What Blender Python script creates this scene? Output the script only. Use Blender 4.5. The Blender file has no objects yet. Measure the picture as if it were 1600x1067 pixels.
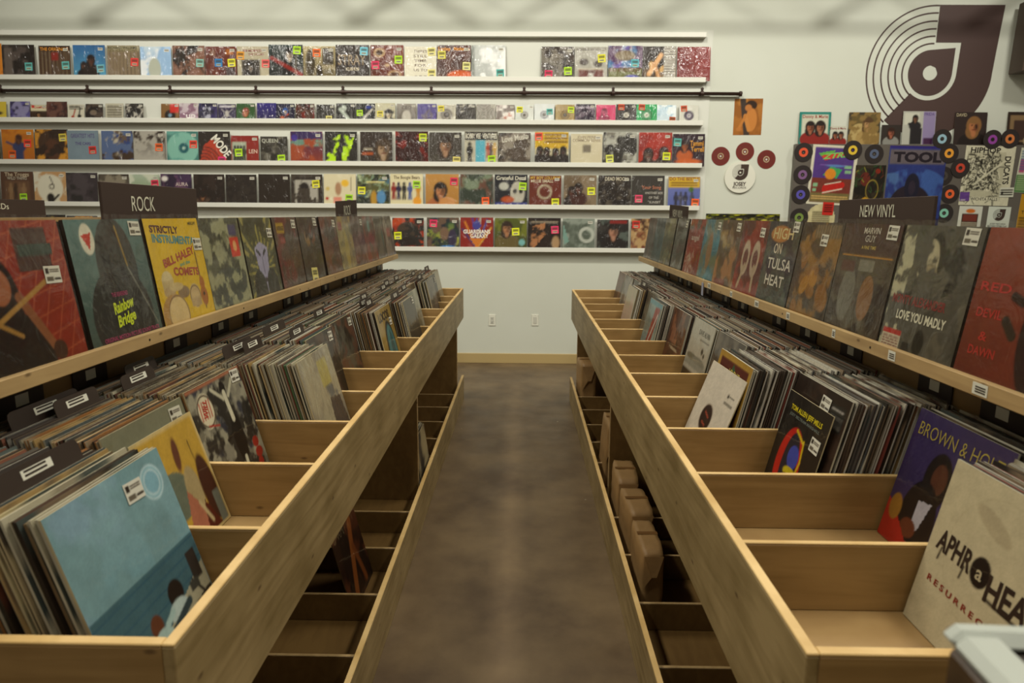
import bpy, math, random
import numpy as np
from mathutils import Matrix, Vector, Euler

S = bpy.context.scene
COL = S.collection
R = math.radians

# ------------------------------------------------------------------ camera
FPX = 1067.0
CAM = Vector((0.0, 0.0, 1.5))
cam_data = bpy.data.cameras.new('camera')
cam_data.sensor_width = 36.0
cam_data.lens = 36.0 * FPX / 1600.0
cam_data.clip_start = 0.02
cam_data.dof.use_dof = True
cam_data.dof.focus_distance = 2.6
cam_data.dof.aperture_fstop = 4.5
cam = bpy.data.objects.new('camera', cam_data)
COL.objects.link(cam)
M_ = Matrix.Rotation(R(0.86), 4, 'Z') @ Matrix.Rotation(R(90 - 10.56), 4, 'X') @ Matrix.Rotation(R(0.40), 4, 'Z')
cam.matrix_world = Matrix.Translation(CAM) @ M_
S.camera = cam

# ------------------------------------------------------------------ world, exposure
w = bpy.data.worlds.new('world'); S.world = w; w.use_nodes = True
w.node_tree.nodes['Background'].inputs[0].default_value = (1.0, 0.88, 0.70, 1)
w.node_tree.nodes['Background'].inputs[1].default_value = 0.20
S.view_settings.view_transform = 'Standard'
S.view_settings.look = 'None'
S.view_settings.exposure = 0.0
S.view_settings.gamma = 1.0
S.view_settings.use_curve_mapping = False
S.cycles.use_denoising = True
S.cycles.max_bounces = 6
S.cycles.sample_clamp_indirect = 4.0

def area(name, loc, rot, sx, sy, power, col=(1, .94, .81), spread=180):
    d = bpy.data.lights.new(name, 'AREA'); d.shape = 'RECTANGLE'; d.size = sx; d.size_y = sy
    d.energy = power; d.color = col; d.spread = R(spread)
    o = bpy.data.objects.new(name, d); COL.objects.link(o)
    o.location = loc; o.rotation_euler = rot
    return o
# ceiling fluorescents over the aisle and over each run of bins
for lx, ly, p in ((-1.9, 1.2, 60), (1.9, 1.2, 60), (-1.9, 3.9, 60), (1.9, 3.9, 60), (0, 2.6, 45), (0, -0.6, 45)):
    area('ceiling_tube', (lx, ly, 4.35), (0, 0, 0), 0.35, 1.5, p)
def spot(name, loc, tgt, power, size, blend=.6, rad=.05, col=(1, .96, .87)):
    d = bpy.data.lights.new(name, 'SPOT'); d.energy = power; d.spot_size = R(size); d.spot_blend = blend
    d.shadow_soft_size = rad; d.color = col
    o = bpy.data.objects.new(name, d); COL.objects.link(o); o.location = loc
    o.rotation_euler = (Vector(tgt) - Vector(loc)).to_track_quat('-Z', 'Y').to_euler()
    return o
# row of track heads washing the back wall
for i, lx in enumerate((-4.3, -2.6, -0.9, 0.8, 2.5, 4.2)):
    spot('track_spot', (lx, 4.7, 4.25), (lx, 6.84, 1.9), 118, 105, .8, .13)

# ------------------------------------------------------------------ helpers
YW = 6.84     # back wall plane
def lin(c):
    if isinstance(c, str):
        c = tuple(int(c[i:i + 2], 16) / 255 for i in (0, 2, 4))
    return tuple(x / 12.92 if x <= .04045 else ((x + .055) / 1.055) ** 2.4 for x in c)

RM = M_.to_3x3()
def ray(px, py):
    return RM @ Vector(((px - 800) / FPX, -(py - 533.5) / FPX, -1))
def wp(px, py, off=0.0):
    r = ray(px, py); return CAM + r * ((YW - off) / r.y)

def link(o, parent=None):
    COL.objects.link(o)
    if parent is not None: o.parent = parent
    return o
def tag(o, label=None, cat=None, group=None, kind=None):
    if label: o['label'] = label
    if cat: o['category'] = cat
    if group: o['group'] = group
    if kind: o['kind'] = kind
    return o
def empty(name, loc=(0, 0, 0), rot=(0, 0, 0)):
    o = bpy.data.objects.new(name, None); o.empty_display_size = .05
    COL.objects.link(o); o.location = loc; o.rotation_euler = rot
    return o

class MB:
    """collects polygons; becomes one mesh object"""
    def __init__(s): s.v = []; s.f = []; s.mi = []
    def face(s, pts, mi=0):
        n = len(s.v); s.v += [tuple(p) for p in pts]; s.f.append(tuple(range(n, n + len(pts)))); s.mi.append(mi)
    def box(s, x0, x1, y0, y1, z0, z1, mi=0, M=None, bev=0.0):
        if bev > 0:
            return s.bbox(x0, x1, y0, y1, z0, z1, mi, M, bev)
        P = [(x, y, z) for z in (z0, z1) for y in (y0, y1) for x in (x0, x1)]
        if M is not None: P = [tuple(M @ Vector(p)) for p in P]
        n = len(s.v); s.v += P
        for q in ((0, 2, 3, 1), (4, 5, 7, 6), (0, 1, 5, 4), (2, 6, 7, 3), (1, 3, 7, 5), (0, 4, 6, 2)):
            s.f.append(tuple(n + i for i in q)); s.mi.append(mi)
    def bbox(s, x0, x1, y0, y1, z0, z1, mi, M, b):
        n = len(s.v); idx = {}
        P = []
        for ix, x in ((-1, x0), (1, x1)):
            for iy, y in ((-1, y0), (1, y1)):
                for iz, z in ((-1, z0), (1, z1)):
                    for ax in range(3):
                        p = [x - ix * b, y - iy * b, z - iz * b]
                        p[ax] = (x, y, z)[ax]
                        idx[(ix, iy, iz, ax)] = n + len(P)
                        P.append(tuple(M @ Vector(p)) if M is not None else tuple(p))
        s.v += P
        def q(l):
            s.f.append(tuple(l)); s.mi.append(mi)
        for sx in (-1, 1):
            o = [(-1, -1), (-1, 1), (1, 1), (1, -1)]
            if sx > 0: o = o[::-1]
            q([idx[(sx, a, c, 0)] for a, c in o])
            q([idx[(c, sx, a, 1)] for a, c in o])
            q([idx[(a, c, sx, 2)] for a, c in o])
        for a in (-1, 1):
            for c in (-1, 1):
                for (i, j, k) in ((0, 1, 2), (1, 2, 0), (2, 0, 1)):
                    def key(t, ax):
                        v = [0, 0, 0]; v[i] = a; v[j] = c; v[k] = t; return idx[(*v, ax)]
                    l = [key(-1, i), key(1, i), key(1, j), key(-1, j)]
                    if a * c > 0: l = l[::-1]
                    q(l)
        for ix in (-1, 1):
            for iy in (-1, 1):
                for iz in (-1, 1):
                    l = [idx[(ix, iy, iz, t)] for t in range(3)]
                    if ix * iy * iz < 0: l = l[::-1]
                    q(l)
    def tube(s, p0, p1, r, n=12, mi=0, r1=None):
        p0 = Vector(p0); p1 = Vector(p1); d = (p1 - p0).normalized()
        a = d.orthogonal().normalized(); b = d.cross(a)
        r1 = r if r1 is None else r1
        k = len(s.v)
        for p, rr in ((p0, r), (p1, r1)):
            for i in range(n):
                t = 2 * math.pi * i / n
                s.v.append(tuple(p + a * rr * math.cos(t) + b * rr * math.sin(t)))
        for i in range(n):
            j = (i + 1) % n
            s.f.append((k + i, k + j, k + n + j, k + n + i)); s.mi.append(mi)
        s.f.append(tuple(k + i for i in range(n))[::-1]); s.mi.append(mi)
        s.f.append(tuple(k + n + i for i in range(n))); s.mi.append(mi)
    def ring(s, c, r0, r1, y0, y1, n=48, mi=0, a0=0, a1=360):
        """flat annulus facing -y, thickness y0..y1 (y0 nearer viewer)"""
        full = abs(a1 - a0) >= 360
        m = n if full else n + 1
        k = len(s.v)
        for i in range(m):
            t = R(a0 + (a1 - a0) * i / n)
            for rr, yy in ((r0, y0), (r1, y0), (r1, y1), (r0, y1)):
                s.v.append((c[0] + rr * math.cos(t), c[1] + yy, c[2] + rr * math.sin(t)))
        for i in range(n):
            j = (i + 1) % m
            for q in range(4):
                q2 = (q + 1) % 4
                s.f.append((k + i * 4 + q, k + i * 4 + q2, k + j * 4 + q2, k + j * 4 + q)); s.mi.append(mi)
        if not full:
            s.f.append(tuple(k + q for q in range(4))); s.mi.append(mi)
            s.f.append(tuple(k + (m - 1) * 4 + q for q in range(4))[::-1]); s.mi.append(mi)
    def prism(s, pts, y0, y1, mi=0):
        n = len(pts)
        s.face([(x, y0, z) for x, z in pts], mi)
        s.face([(x, y1, z) for x, z in pts][::-1], mi)
        for i in range(n):
            a, b = pts[i], pts[(i + 1) % n]
            s.face([(a[0], y0, a[1]), (a[0], y1, a[1]), (b[0], y1, b[1]), (b[0], y0, b[1])], mi)
    def build(s, name, mats, parent=None, smooth=False):
        me = bpy.data.meshes.new(name); me.from_pydata(s.v, [], s.f)
        if not isinstance(mats, (list, tuple)): mats = [mats]
        for m in mats: me.materials.append(m)
        if len(mats) > 1: me.polygons.foreach_set('material_index', s.mi)
        if smooth: me.polygons.foreach_set('use_smooth', [True] * len(me.polygons))
        me.update()
        return link(bpy.data.objects.new(name, me), parent)

# ------------------------------------------------------------------ materials
def newmat(name):
    m = bpy.data.materials.new(name); m.use_nodes = True
    nt = m.node_tree; return m, nt, nt.nodes['Principled BSDF']
def mat(name, col, rough=.6, metal=0, coat=0, bump=0, bscale=40, var=0, vscale=8, spec=.5):
    m, nt, b = newmat(name); c = lin(col)
    b.inputs['Base Color'].default_value = (*c, 1); b.inputs['Roughness'].default_value = rough
    b.inputs['Metallic'].default_value = metal; b.inputs['Coat Weight'].default_value = coat
    b.inputs['Specular IOR Level'].default_value = spec
    if bump or var:
        tc = nt.nodes.new('ShaderNodeTexCoord')
    if bump:
        n = nt.nodes.new('ShaderNodeTexNoise'); n.inputs['Scale'].default_value = bscale; n.inputs['Detail'].default_value = 4
        bp = nt.nodes.new('ShaderNodeBump'); bp.inputs['Strength'].default_value = bump; bp.inputs['Distance'].default_value = .01
        nt.links.new(tc.outputs['Object'], n.inputs['Vector']); nt.links.new(n.outputs['Fac'], bp.inputs['Height'])
        nt.links.new(bp.outputs[0], b.inputs['Normal'])
    if var:
        n = nt.nodes.new('ShaderNodeTexNoise'); n.inputs['Scale'].default_value = vscale; n.inputs['Detail'].default_value = 5
        mr = nt.nodes.new('ShaderNodeMapRange'); mr.inputs['From Min'].default_value = .3; mr.inputs['From Max'].default_value = .7
        mr.inputs['To Min'].default_value = 1 - var; mr.inputs['To Max'].default_value = 1 + var
        mx = nt.nodes.new('ShaderNodeVectorMath'); mx.operation = 'SCALE'
        mx.inputs[0].default_value = c
        nt.links.new(tc.outputs['Object'], n.inputs['Vector']); nt.links.new(n.outputs['Fac'], mr.inputs['Value'])
        nt.links.new(mr.outputs[0], mx.inputs['Scale']); nt.links.new(mx.outputs[0], b.inputs['Base Color'])
    return m

def ply(name, c0, c1, grain=(14, 1.2, 14), rough=.5, knots=True, plane='yz'):
    """birch plywood: long soft grain along one axis, cloudy figure, sparse dark pin knots"""
    m, nt, b = newmat(name)
    N = nt.nodes.new; L = nt.links.new
    tc = N('ShaderNodeTexCoord'); mp = N('ShaderNodeMapping'); mp.inputs['Scale'].default_value = grain
    L(tc.outputs['Object'], mp.inputs['Vector'])
    n1 = N('ShaderNodeTexNoise'); n1.inputs['Scale'].default_value = 3; n1.inputs['Detail'].default_value = 6; n1.inputs['Distortion'].default_value = .6
    L(mp.outputs[0], n1.inputs['Vector'])
    n2 = N('ShaderNodeTexNoise'); n2.inputs['Scale'].default_value = 4.5; n2.inputs['Detail'].default_value = 5
    L(tc.outputs['Object'], n2.inputs['Vector'])
    add = N('ShaderNodeMath'); add.operation = 'ADD'; L(n1.outputs['Fac'], add.inputs[0]); L(n2.outputs['Fac'], add.inputs[1])
    mr = N('ShaderNodeMapRange'); mr.inputs['From Min'].default_value = .75; mr.inputs['From Max'].default_value = 1.25
    L(add.outputs[0], mr.inputs['Value'])
    mx = N('ShaderNodeMix'); mx.data_type = 'RGBA'
    mx.inputs['A'].default_value = (*lin(c0), 1); mx.inputs['B'].default_value = (*lin(c1), 1)
    L(mr.outputs[0], mx.inputs['Factor'])
    out = mx.outputs['Result']
    if knots:
        v = N('ShaderNodeTexVoronoi'); v.voronoi_dimensions = '2D'; v.inputs['Scale'].default_value = 4.0
        sx = N('ShaderNodeSeparateXYZ'); cx = N('ShaderNodeCombineXYZ'); L(tc.outputs['Object'], sx.inputs[0])
        L(sx.outputs['Y' if plane == 'yz' else 'X'], cx.inputs[0]); L(sx.outputs['Z'], cx.inputs[1])
        mp2 = N('ShaderNodeMapping'); mp2.inputs['Scale'].default_value = (.7, 1.6, 1); L(cx.outputs[0], mp2.inputs['Vector'])
        L(mp2.outputs[0], v.inputs['Vector'])
        lt = N('ShaderNodeMapRange'); lt.inputs['From Min'].default_value = .012; lt.inputs['From Max'].default_value = .035
        lt.inputs['To Min'].default_value = .7; lt.inputs['To Max'].default_value = 0
        L(v.outputs['Distance'], lt.inputs['Value'])
        m2 = N('ShaderNodeMix'); m2.data_type = 'RGBA'; m2.inputs['B'].default_value = (*lin('4a3218'), 1)
        L(lt.outputs[0], m2.inputs['Factor']); L(out, m2.inputs['A']); out = m2.outputs['Result']
    L(out, b.inputs['Base Color']); b.inputs['Roughness'].default_value = rough
    bp = N('ShaderNodeBump'); bp.inputs['Strength'].default_value = .08; bp.inputs['Distance'].default_value = .004
    L(n1.outputs['Fac'], bp.inputs['Height']); L(bp.outputs[0], b.inputs['Normal'])
    return m

def printmat(name, rough=.55, coat=0.0, crinkle=0.0, cscale=9):
    m, nt, b = newmat(name); N = nt.nodes.new; L = nt.links.new
    a = N('ShaderNodeAttribute'); a.attribute_name = 'Col'
    L(a.outputs['Color'], b.inputs['Base Color']); b.inputs['Roughness'].default_value = rough
    b.inputs['Specular IOR Level'].default_value = .2
    if coat:
        b.inputs['Coat Weight'].default_value = coat; b.inputs['Coat Roughness'].default_value = .055; b.inputs['Coat IOR'].default_value = 1.5
        tc = N('ShaderNodeTexCoord'); oi = N('ShaderNodeObjectInfo')
        sc = N('ShaderNodeVectorMath'); sc.operation = 'MULTIPLY_ADD'
        cb = N('ShaderNodeCombineXYZ')
        mu = N('ShaderNodeMath'); mu.operation = 'MULTIPLY'; mu.inputs[1].default_value = 37.0
        L(oi.outputs['Random'], mu.inputs[0])
        for i in range(3): L(mu.outputs[0], cb.inputs[i])
        sc.inputs[1].default_value = (1, 1, .45)
        L(tc.outputs['Object'], sc.inputs[0]); L(cb.outputs[0], sc.inputs[2])
        n = N('ShaderNodeTexNoise'); n.inputs['Scale'].default_value = cscale; n.inputs['Detail'].default_value = 3.5
        n.inputs['Distortion'].default_value = 1.6; n.inputs['Roughness'].default_value = .55
        L(sc.outputs[0], n.inputs['Vector'])
        bp = N('ShaderNodeBump'); bp.inputs['Strength'].default_value = crinkle; bp.inputs['Distance'].default_value = .02
        L(n.outputs['Fac'], bp.inputs['Height']); L(bp.outputs[0], b.inputs['Coat Normal'])
    return m

M = {}
M['matte'] = printmat('printed_card')
M['wrap'] = printmat('shrink_wrapped_print', .6, .75, .8, 14)
M['gloss'] = printmat('plastic_sleeved_print', .5, .45, .22, 6)
M['ply'] = ply('birch_plywood', 'a48e62', '7c683e', (14, 1.2, 14))
M['ply_x'] = ply('birch_plywood_cross', '9e7f4e', '84673a', (1.2, 14, 14), plane='xz')
M['ply_edge'] = ply('plywood_edge', 'd2b47c', 'b8975c', (3, 3, 60), knots=False)
M['ply_lip'] = ply('birch_lip', 'b89c6c', 'a2865a', (14, 1.0, 14))
M['ply_in'] = ply('birch_inner', '9c8052', '876a40', (2, 2, 8), knots=False)
M['ply_dark'] = ply('dark_brown_ply', '7c6034', '6a4f28', (10, 2, 6), knots=False)  # darker brown plywood tone for tray floor, tray partitions and uprights
M['black'] = mat('black_card', '2e221a', .5)
M['sign'] = mat('black_foamboard', '38281e', .75)
M['white'] = mat('white_label', 'd6d6c6', .6)
M['letter'] = mat('sign_lettering', 'd2d0b8', .7)
M['shelf'] = mat('white_painted_wood', 'd8d8cc', .45)
M['pipe'] = mat('black_iron_pipe', '38261e', .4, .3)
M['screw'] = mat('dark_screw', '2c2018', .4, .8)
# ------------------------------------------------------------------ the room
def structure(o): o['kind'] = 'structure'; return o

def wallmat():
    m, nt, b = newmat('off_white_wall_paint'); N = nt.nodes.new; L = nt.links.new
    tc = N('ShaderNodeTexCoord')
    n = N('ShaderNodeTexNoise'); n.inputs['Scale'].default_value = 1.6; n.inputs['Detail'].default_value = 5
    L(tc.outputs['Object'], n.inputs['Vector'])
    mx = N('ShaderNodeMix'); mx.data_type = 'RGBA'
    mx.inputs['A'].default_value = (*lin('c0c3b3'), 1); mx.inputs['B'].default_value = (*lin('ccd0c3'), 1)
    L(n.outputs['Fac'], mx.inputs['Factor']); L(mx.outputs['Result'], b.inputs['Base Color'])
    b.inputs['Roughness'].default_value = .75
    n2 = N('ShaderNodeTexNoise'); n2.inputs['Scale'].default_value = 130; L(tc.outputs['Object'], n2.inputs['Vector'])
    bp = N('ShaderNodeBump'); bp.inputs['Strength'].default_value = .15; bp.inputs['Distance'].default_value = .003
    L(n2.outputs['Fac'], bp.inputs['Height']); L(bp.outputs[0], b.inputs['Normal'])
    return m
def floormat():
    m, nt, b = newmat('polished_concrete'); N = nt.nodes.new; L = nt.links.new
    tc = N('ShaderNodeTexCoord')
    n = N('ShaderNodeTexNoise'); n.inputs['Scale'].default_value = 2.3; n.inputs['Detail'].default_value = 7; n.inputs['Roughness'].default_value = .62
    L(tc.outputs['Object'], n.inputs['Vector'])
    cr = N('ShaderNodeValToRGB')
    e = cr.color_ramp.elements
    e[0].position = .34; e[0].color = (*lin('4a3a28'), 1); e[1].position = .66; e[1].color = (*lin('6c5a40'), 1)
    L(n.outputs['Fac'], cr.inputs[0])
    v = N('ShaderNodeTexVoronoi'); v.inputs['Scale'].default_value = 3.2; L(tc.outputs['Object'], v.inputs['Vector'])
    mr = N('ShaderNodeMapRange'); mr.inputs['From Min'].default_value = .014; mr.inputs['From Max'].default_value = .024
    mr.inputs['To Min'].default_value = 1; mr.inputs['To Max'].default_value = 0
    L(v.outputs['Distance'], mr.inputs['Value'])
    mx = N('ShaderNodeMix'); mx.data_type = 'RGBA'; mx.inputs['B'].default_value = (*lin('b0a890'), 1)
    L(mr.outputs[0], mx.inputs['Factor']); L(cr.outputs[0], mx.inputs['A']); L(mx.outputs['Result'], b.inputs['Base Color'])
    n3 = N('ShaderNodeTexNoise'); n3.inputs['Scale'].default_value = 5; n3.inputs['Detail'].default_value = 5; L(tc.outputs['Object'], n3.inputs['Vector'])
    m3 = N('ShaderNodeMapRange'); m3.inputs['To Min'].default_value = .32; m3.inputs['To Max'].default_value = .62
    L(n3.outputs['Fac'], m3.inputs['Value']); L(m3.outputs[0], b.inputs['Roughness'])
    bp = N('ShaderNodeBump'); bp.inputs['Strength'].default_value = .05; L(n3.outputs['Fac'], bp.inputs['Height']); L(bp.outputs[0], b.inputs['Normal'])
    return m
b = MB(); b.box(-7, 7, -2.5, YW + .15, -.1, 0)
structure(b.build('floor', floormat()))
b = MB(); b.box(-7, 7, YW, YW + .15, 0, 4.7)
structure(b.build('wall_back', wallmat()))
b = MB(); b.box(-7, 7, YW - .014, YW, 0, .102, bev=.003)
structure(b.build('baseboard_back', mat('tan_vinyl_baseboard', 'b09a68', .5)))
b = MB(); b.box(-7, 7, -2.5, YW + .15, 4.7, 4.8)
structure(b.build('ceiling', mat('white_ceiling', 'b8b4a0', .8)))

# unseen open-web joist added above the frame; rods spaced to throw blurred wall shadows
st = mat('painted_steel', '8a8474', .5, .3)
t = empty('shadow_joist', (0, 6.05, 3.60)); tag(t, 'unseen steel joist added above the frame to throw shadows on the back wall', 'joist')
b = MB(); b.box(-6.5, 6.5, -.03, .03, .22, .27); b.build('top_chord', st, t)
b = MB(); b.box(-6.5, 6.5, -.012, .012, -.01, .012); b.build('bottom_chord', st, t)
b = MB()
k = 0
for x in (-5.6, -4.25, -2.05, -1.4, .15, .97, 2.6, 4.1, 4.9):
    b.tube((x, 0, 0), (x + .41, 0, .22), .024, 8); b.tube((x + .41, 0, .22), (x + .82, 0, 0), .024, 8)
b.build('web_rods', st, t)

# white backing board under the wall shelves (its right edge shows beside the shelves)
pr = wp(1106, 200).x
b = MB(); b.box(-5.6, pr, YW - .008, YW, 1.16, 3.2)
structure(b.build('trim_1', mat('white_backing_board', 'ced0c4', .6)))

# ------------------------------------------------------------------ plywood bins
PW = .018
def gondola(side, y0, xr, name_label, panel_y0, near):
    """side -1: left of aisle, +1: right. built with aisle face at x = side*xr"""
    s = side
    y1 = y0 + 13 * .35 + PW
    ye = y0 - near          # the nearest end board stands a little further out
    root = empty('record_bin', (0, 0, 0)); tag(root, name_label, 'record bin')
    xb = xr + .625                      # back panel
    def bx(x0, x1, ya, yb, z0, z1, b=None, bev=.0015):
        mb = b or MB(); a, c = sorted((s * x0, s * x1)); mb.box(a, c, ya, yb, z0, z1, bev=bev); return mb
    # upper bin
    b = bx(xr - PW, xr, ye, y1, .676, .909); b.build('front_board', M['ply'], root)
    b = bx(xr - PW, xr, ye, y1, .909, .9145); b.build('board_edge', M['ply_edge'], root)
    for yy in (ye, y1 - PW):
        b = bx(xr + .0004, xb, yy, yy + PW, .676, .909); b.build('end_board', M['ply_x'], root)
        b = bx(xr + .0004, xb, yy, yy + PW, .909, .9145); b.build('board_edge', M['ply_edge'], root)
    b = bx(xr + .0004, xb, ye + PW, y1 - PW, .739, .754); b.build('bin_floor', M['ply_in'], root)
    for k in range(1, 13):
        yy = y0 + k * .35
        b = bx(xr + .0004, xb - .0004, yy, yy + .012, .7545, .889); b.build('partition', M['ply_x'], root)
        b = bx(xr + .0004, xb - .0004, yy, yy + .012, .889, .893); b.build('partition_edge', M['ply_edge'], root)
    b = bx(xb, xb + PW, ye, y1, .03, 1.448); b.build('back_panel', M['ply_in'], root)
    # display ledge
    xl = xr + .50
    ym = y0 + 7 * .35
    for (a, c) in ((ye, ym - .001), (ym + .001, y1)):
        b = bx(xl + PW, xb - .0004, a, c, 1.150, 1.166); b.build('ledge_board', M['ply_in'], root)
        b = bx(xl, xl + PW - .0004, a, c, 1.147, 1.181); lip = b.build('ledge_lip', M['ply_lip'], root)
        b = MB()
        n = 4
        for i in range(n):
            yy = a + (c - a) * (i + .5) / n
            b.tube((s * (xl + .002), yy, 1.164), (s * (xl - .0006), yy, 1.164), .0035, 10)
        b.build('screw', M['screw'], lip)
    # lower level
    xt = xr
    b = bx(xt - PW, xt, y0 + .02, y1, .0, .195); b.build('tray_board', M['ply'], root)
    b = bx(xt - PW, xt, y0 + .02, y1, .195, .2005); b.build('board_edge', M['ply_edge'], root)
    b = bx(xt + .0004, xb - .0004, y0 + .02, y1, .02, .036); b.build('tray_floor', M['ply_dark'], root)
    for k in range(1, 14):
        if k == 7: continue
        yy = y0 + k * .35 - (.03 if k < 13 else .0)
        if k == 13: continue
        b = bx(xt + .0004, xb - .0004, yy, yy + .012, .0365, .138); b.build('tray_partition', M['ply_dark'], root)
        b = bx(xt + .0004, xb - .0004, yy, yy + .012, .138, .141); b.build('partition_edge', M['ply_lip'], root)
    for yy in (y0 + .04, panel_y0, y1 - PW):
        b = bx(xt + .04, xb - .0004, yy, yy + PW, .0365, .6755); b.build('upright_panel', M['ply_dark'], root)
        b = bx(xt + .034, xt + .0396, yy, yy + PW, .0365, .6755); b.build('board_edge', M['ply_lip'], root)
    return root, dict(s=s, y0=y0, xr=xr, xb=xb, xl=xl, y1=y1)
LB, LG = gondola(-1, .885, .493, 'long plywood record bin along the left side of the aisle', 3.33, .045)
RB, RG = gondola(+1, .857, .410, 'long plywood record bin along the right side of the aisle', 3.29, .014)

# another run of fixtures behind the left one, only its top edge shows
t = empty('record_bin', (-2.6, 0, 0)); tag(t, 'plywood display fixture standing beyond the left bin under the CDs sign', 'record bin')
b = MB(); b.box(-.4, -.382, 1.2, 5.2, 0, 1.46, bev=.002); b.build('back_panel', M['ply_in'], t)
b = MB(); b.box(-.3815, -.05, 1.2, 5.2, 1.15, 1.17, bev=.002); b.build('ledge_board', M['ply_in'], t)
b = MB(); b.box(-.05, -.03, 1.2, 5.2, 1.145, 1.185, bev=.002); b.build('ledge_lip', M['ply_lip'], t)
b = MB(); b.box(-.3815, .2, 1.2, 5.2, .0, .7, bev=.002); b.build('base_cabinet', M['ply'], t)

# ------------------------------------------------------------------ text to polygons
_tc = {}
def text2d(s, thick=0.0, shear=0.0):
    """list of 2-D verts and faces; cap height 1, centred on x"""
    key = (s, thick, shear)
    if key in _tc: return _tc[key]
    cu = bpy.data.curves.new('lettering', 'FONT'); cu.body = s; cu.size = 1; cu.align_x = 'CENTER'
    cu.offset = thick; cu.shear = shear; cu.resolution_u = 3; cu.fill_mode = 'FRONT'
    ob = bpy.data.objects.new('lettering', cu)
    me = bpy.data.meshes.new_from_object(ob)
    v = np.array([(p.co.x, p.co.y) for p in me.vertices]); f = [tuple(p.vertices) for p in me.polygons]
    bpy.data.objects.remove(ob); bpy.data.curves.remove(cu); bpy.data.meshes.remove(me)
    if len(v) == 0: v = np.zeros((0, 2))
    v = v / .72
    _tc[key] = (v, f)
    return v, f
def put_text(s, cx, cy, h, width=0, rot=0, thick=.012, shear=0):
    v, f = text2d(s, thick, shear)
    v = v.copy()
    if len(v) == 0: return v, f
    v[:, 0] -= (v[:, 0].min() + v[:, 0].max()) / 2
    ww = v[:, 0].max() - v[:, 0].min()
    sx = h if not width else width / max(ww, 1e-6)
    v[:, 0] *= sx; v[:, 1] = (v[:, 1] - .5) * h
    if rot:
        c, s_ = math.cos(R(rot)), math.sin(R(rot)); v = v @ np.array([[c, s_], [-s_, c]])
    v[:, 0] += cx; v[:, 1] += cy
    return v, f

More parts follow.
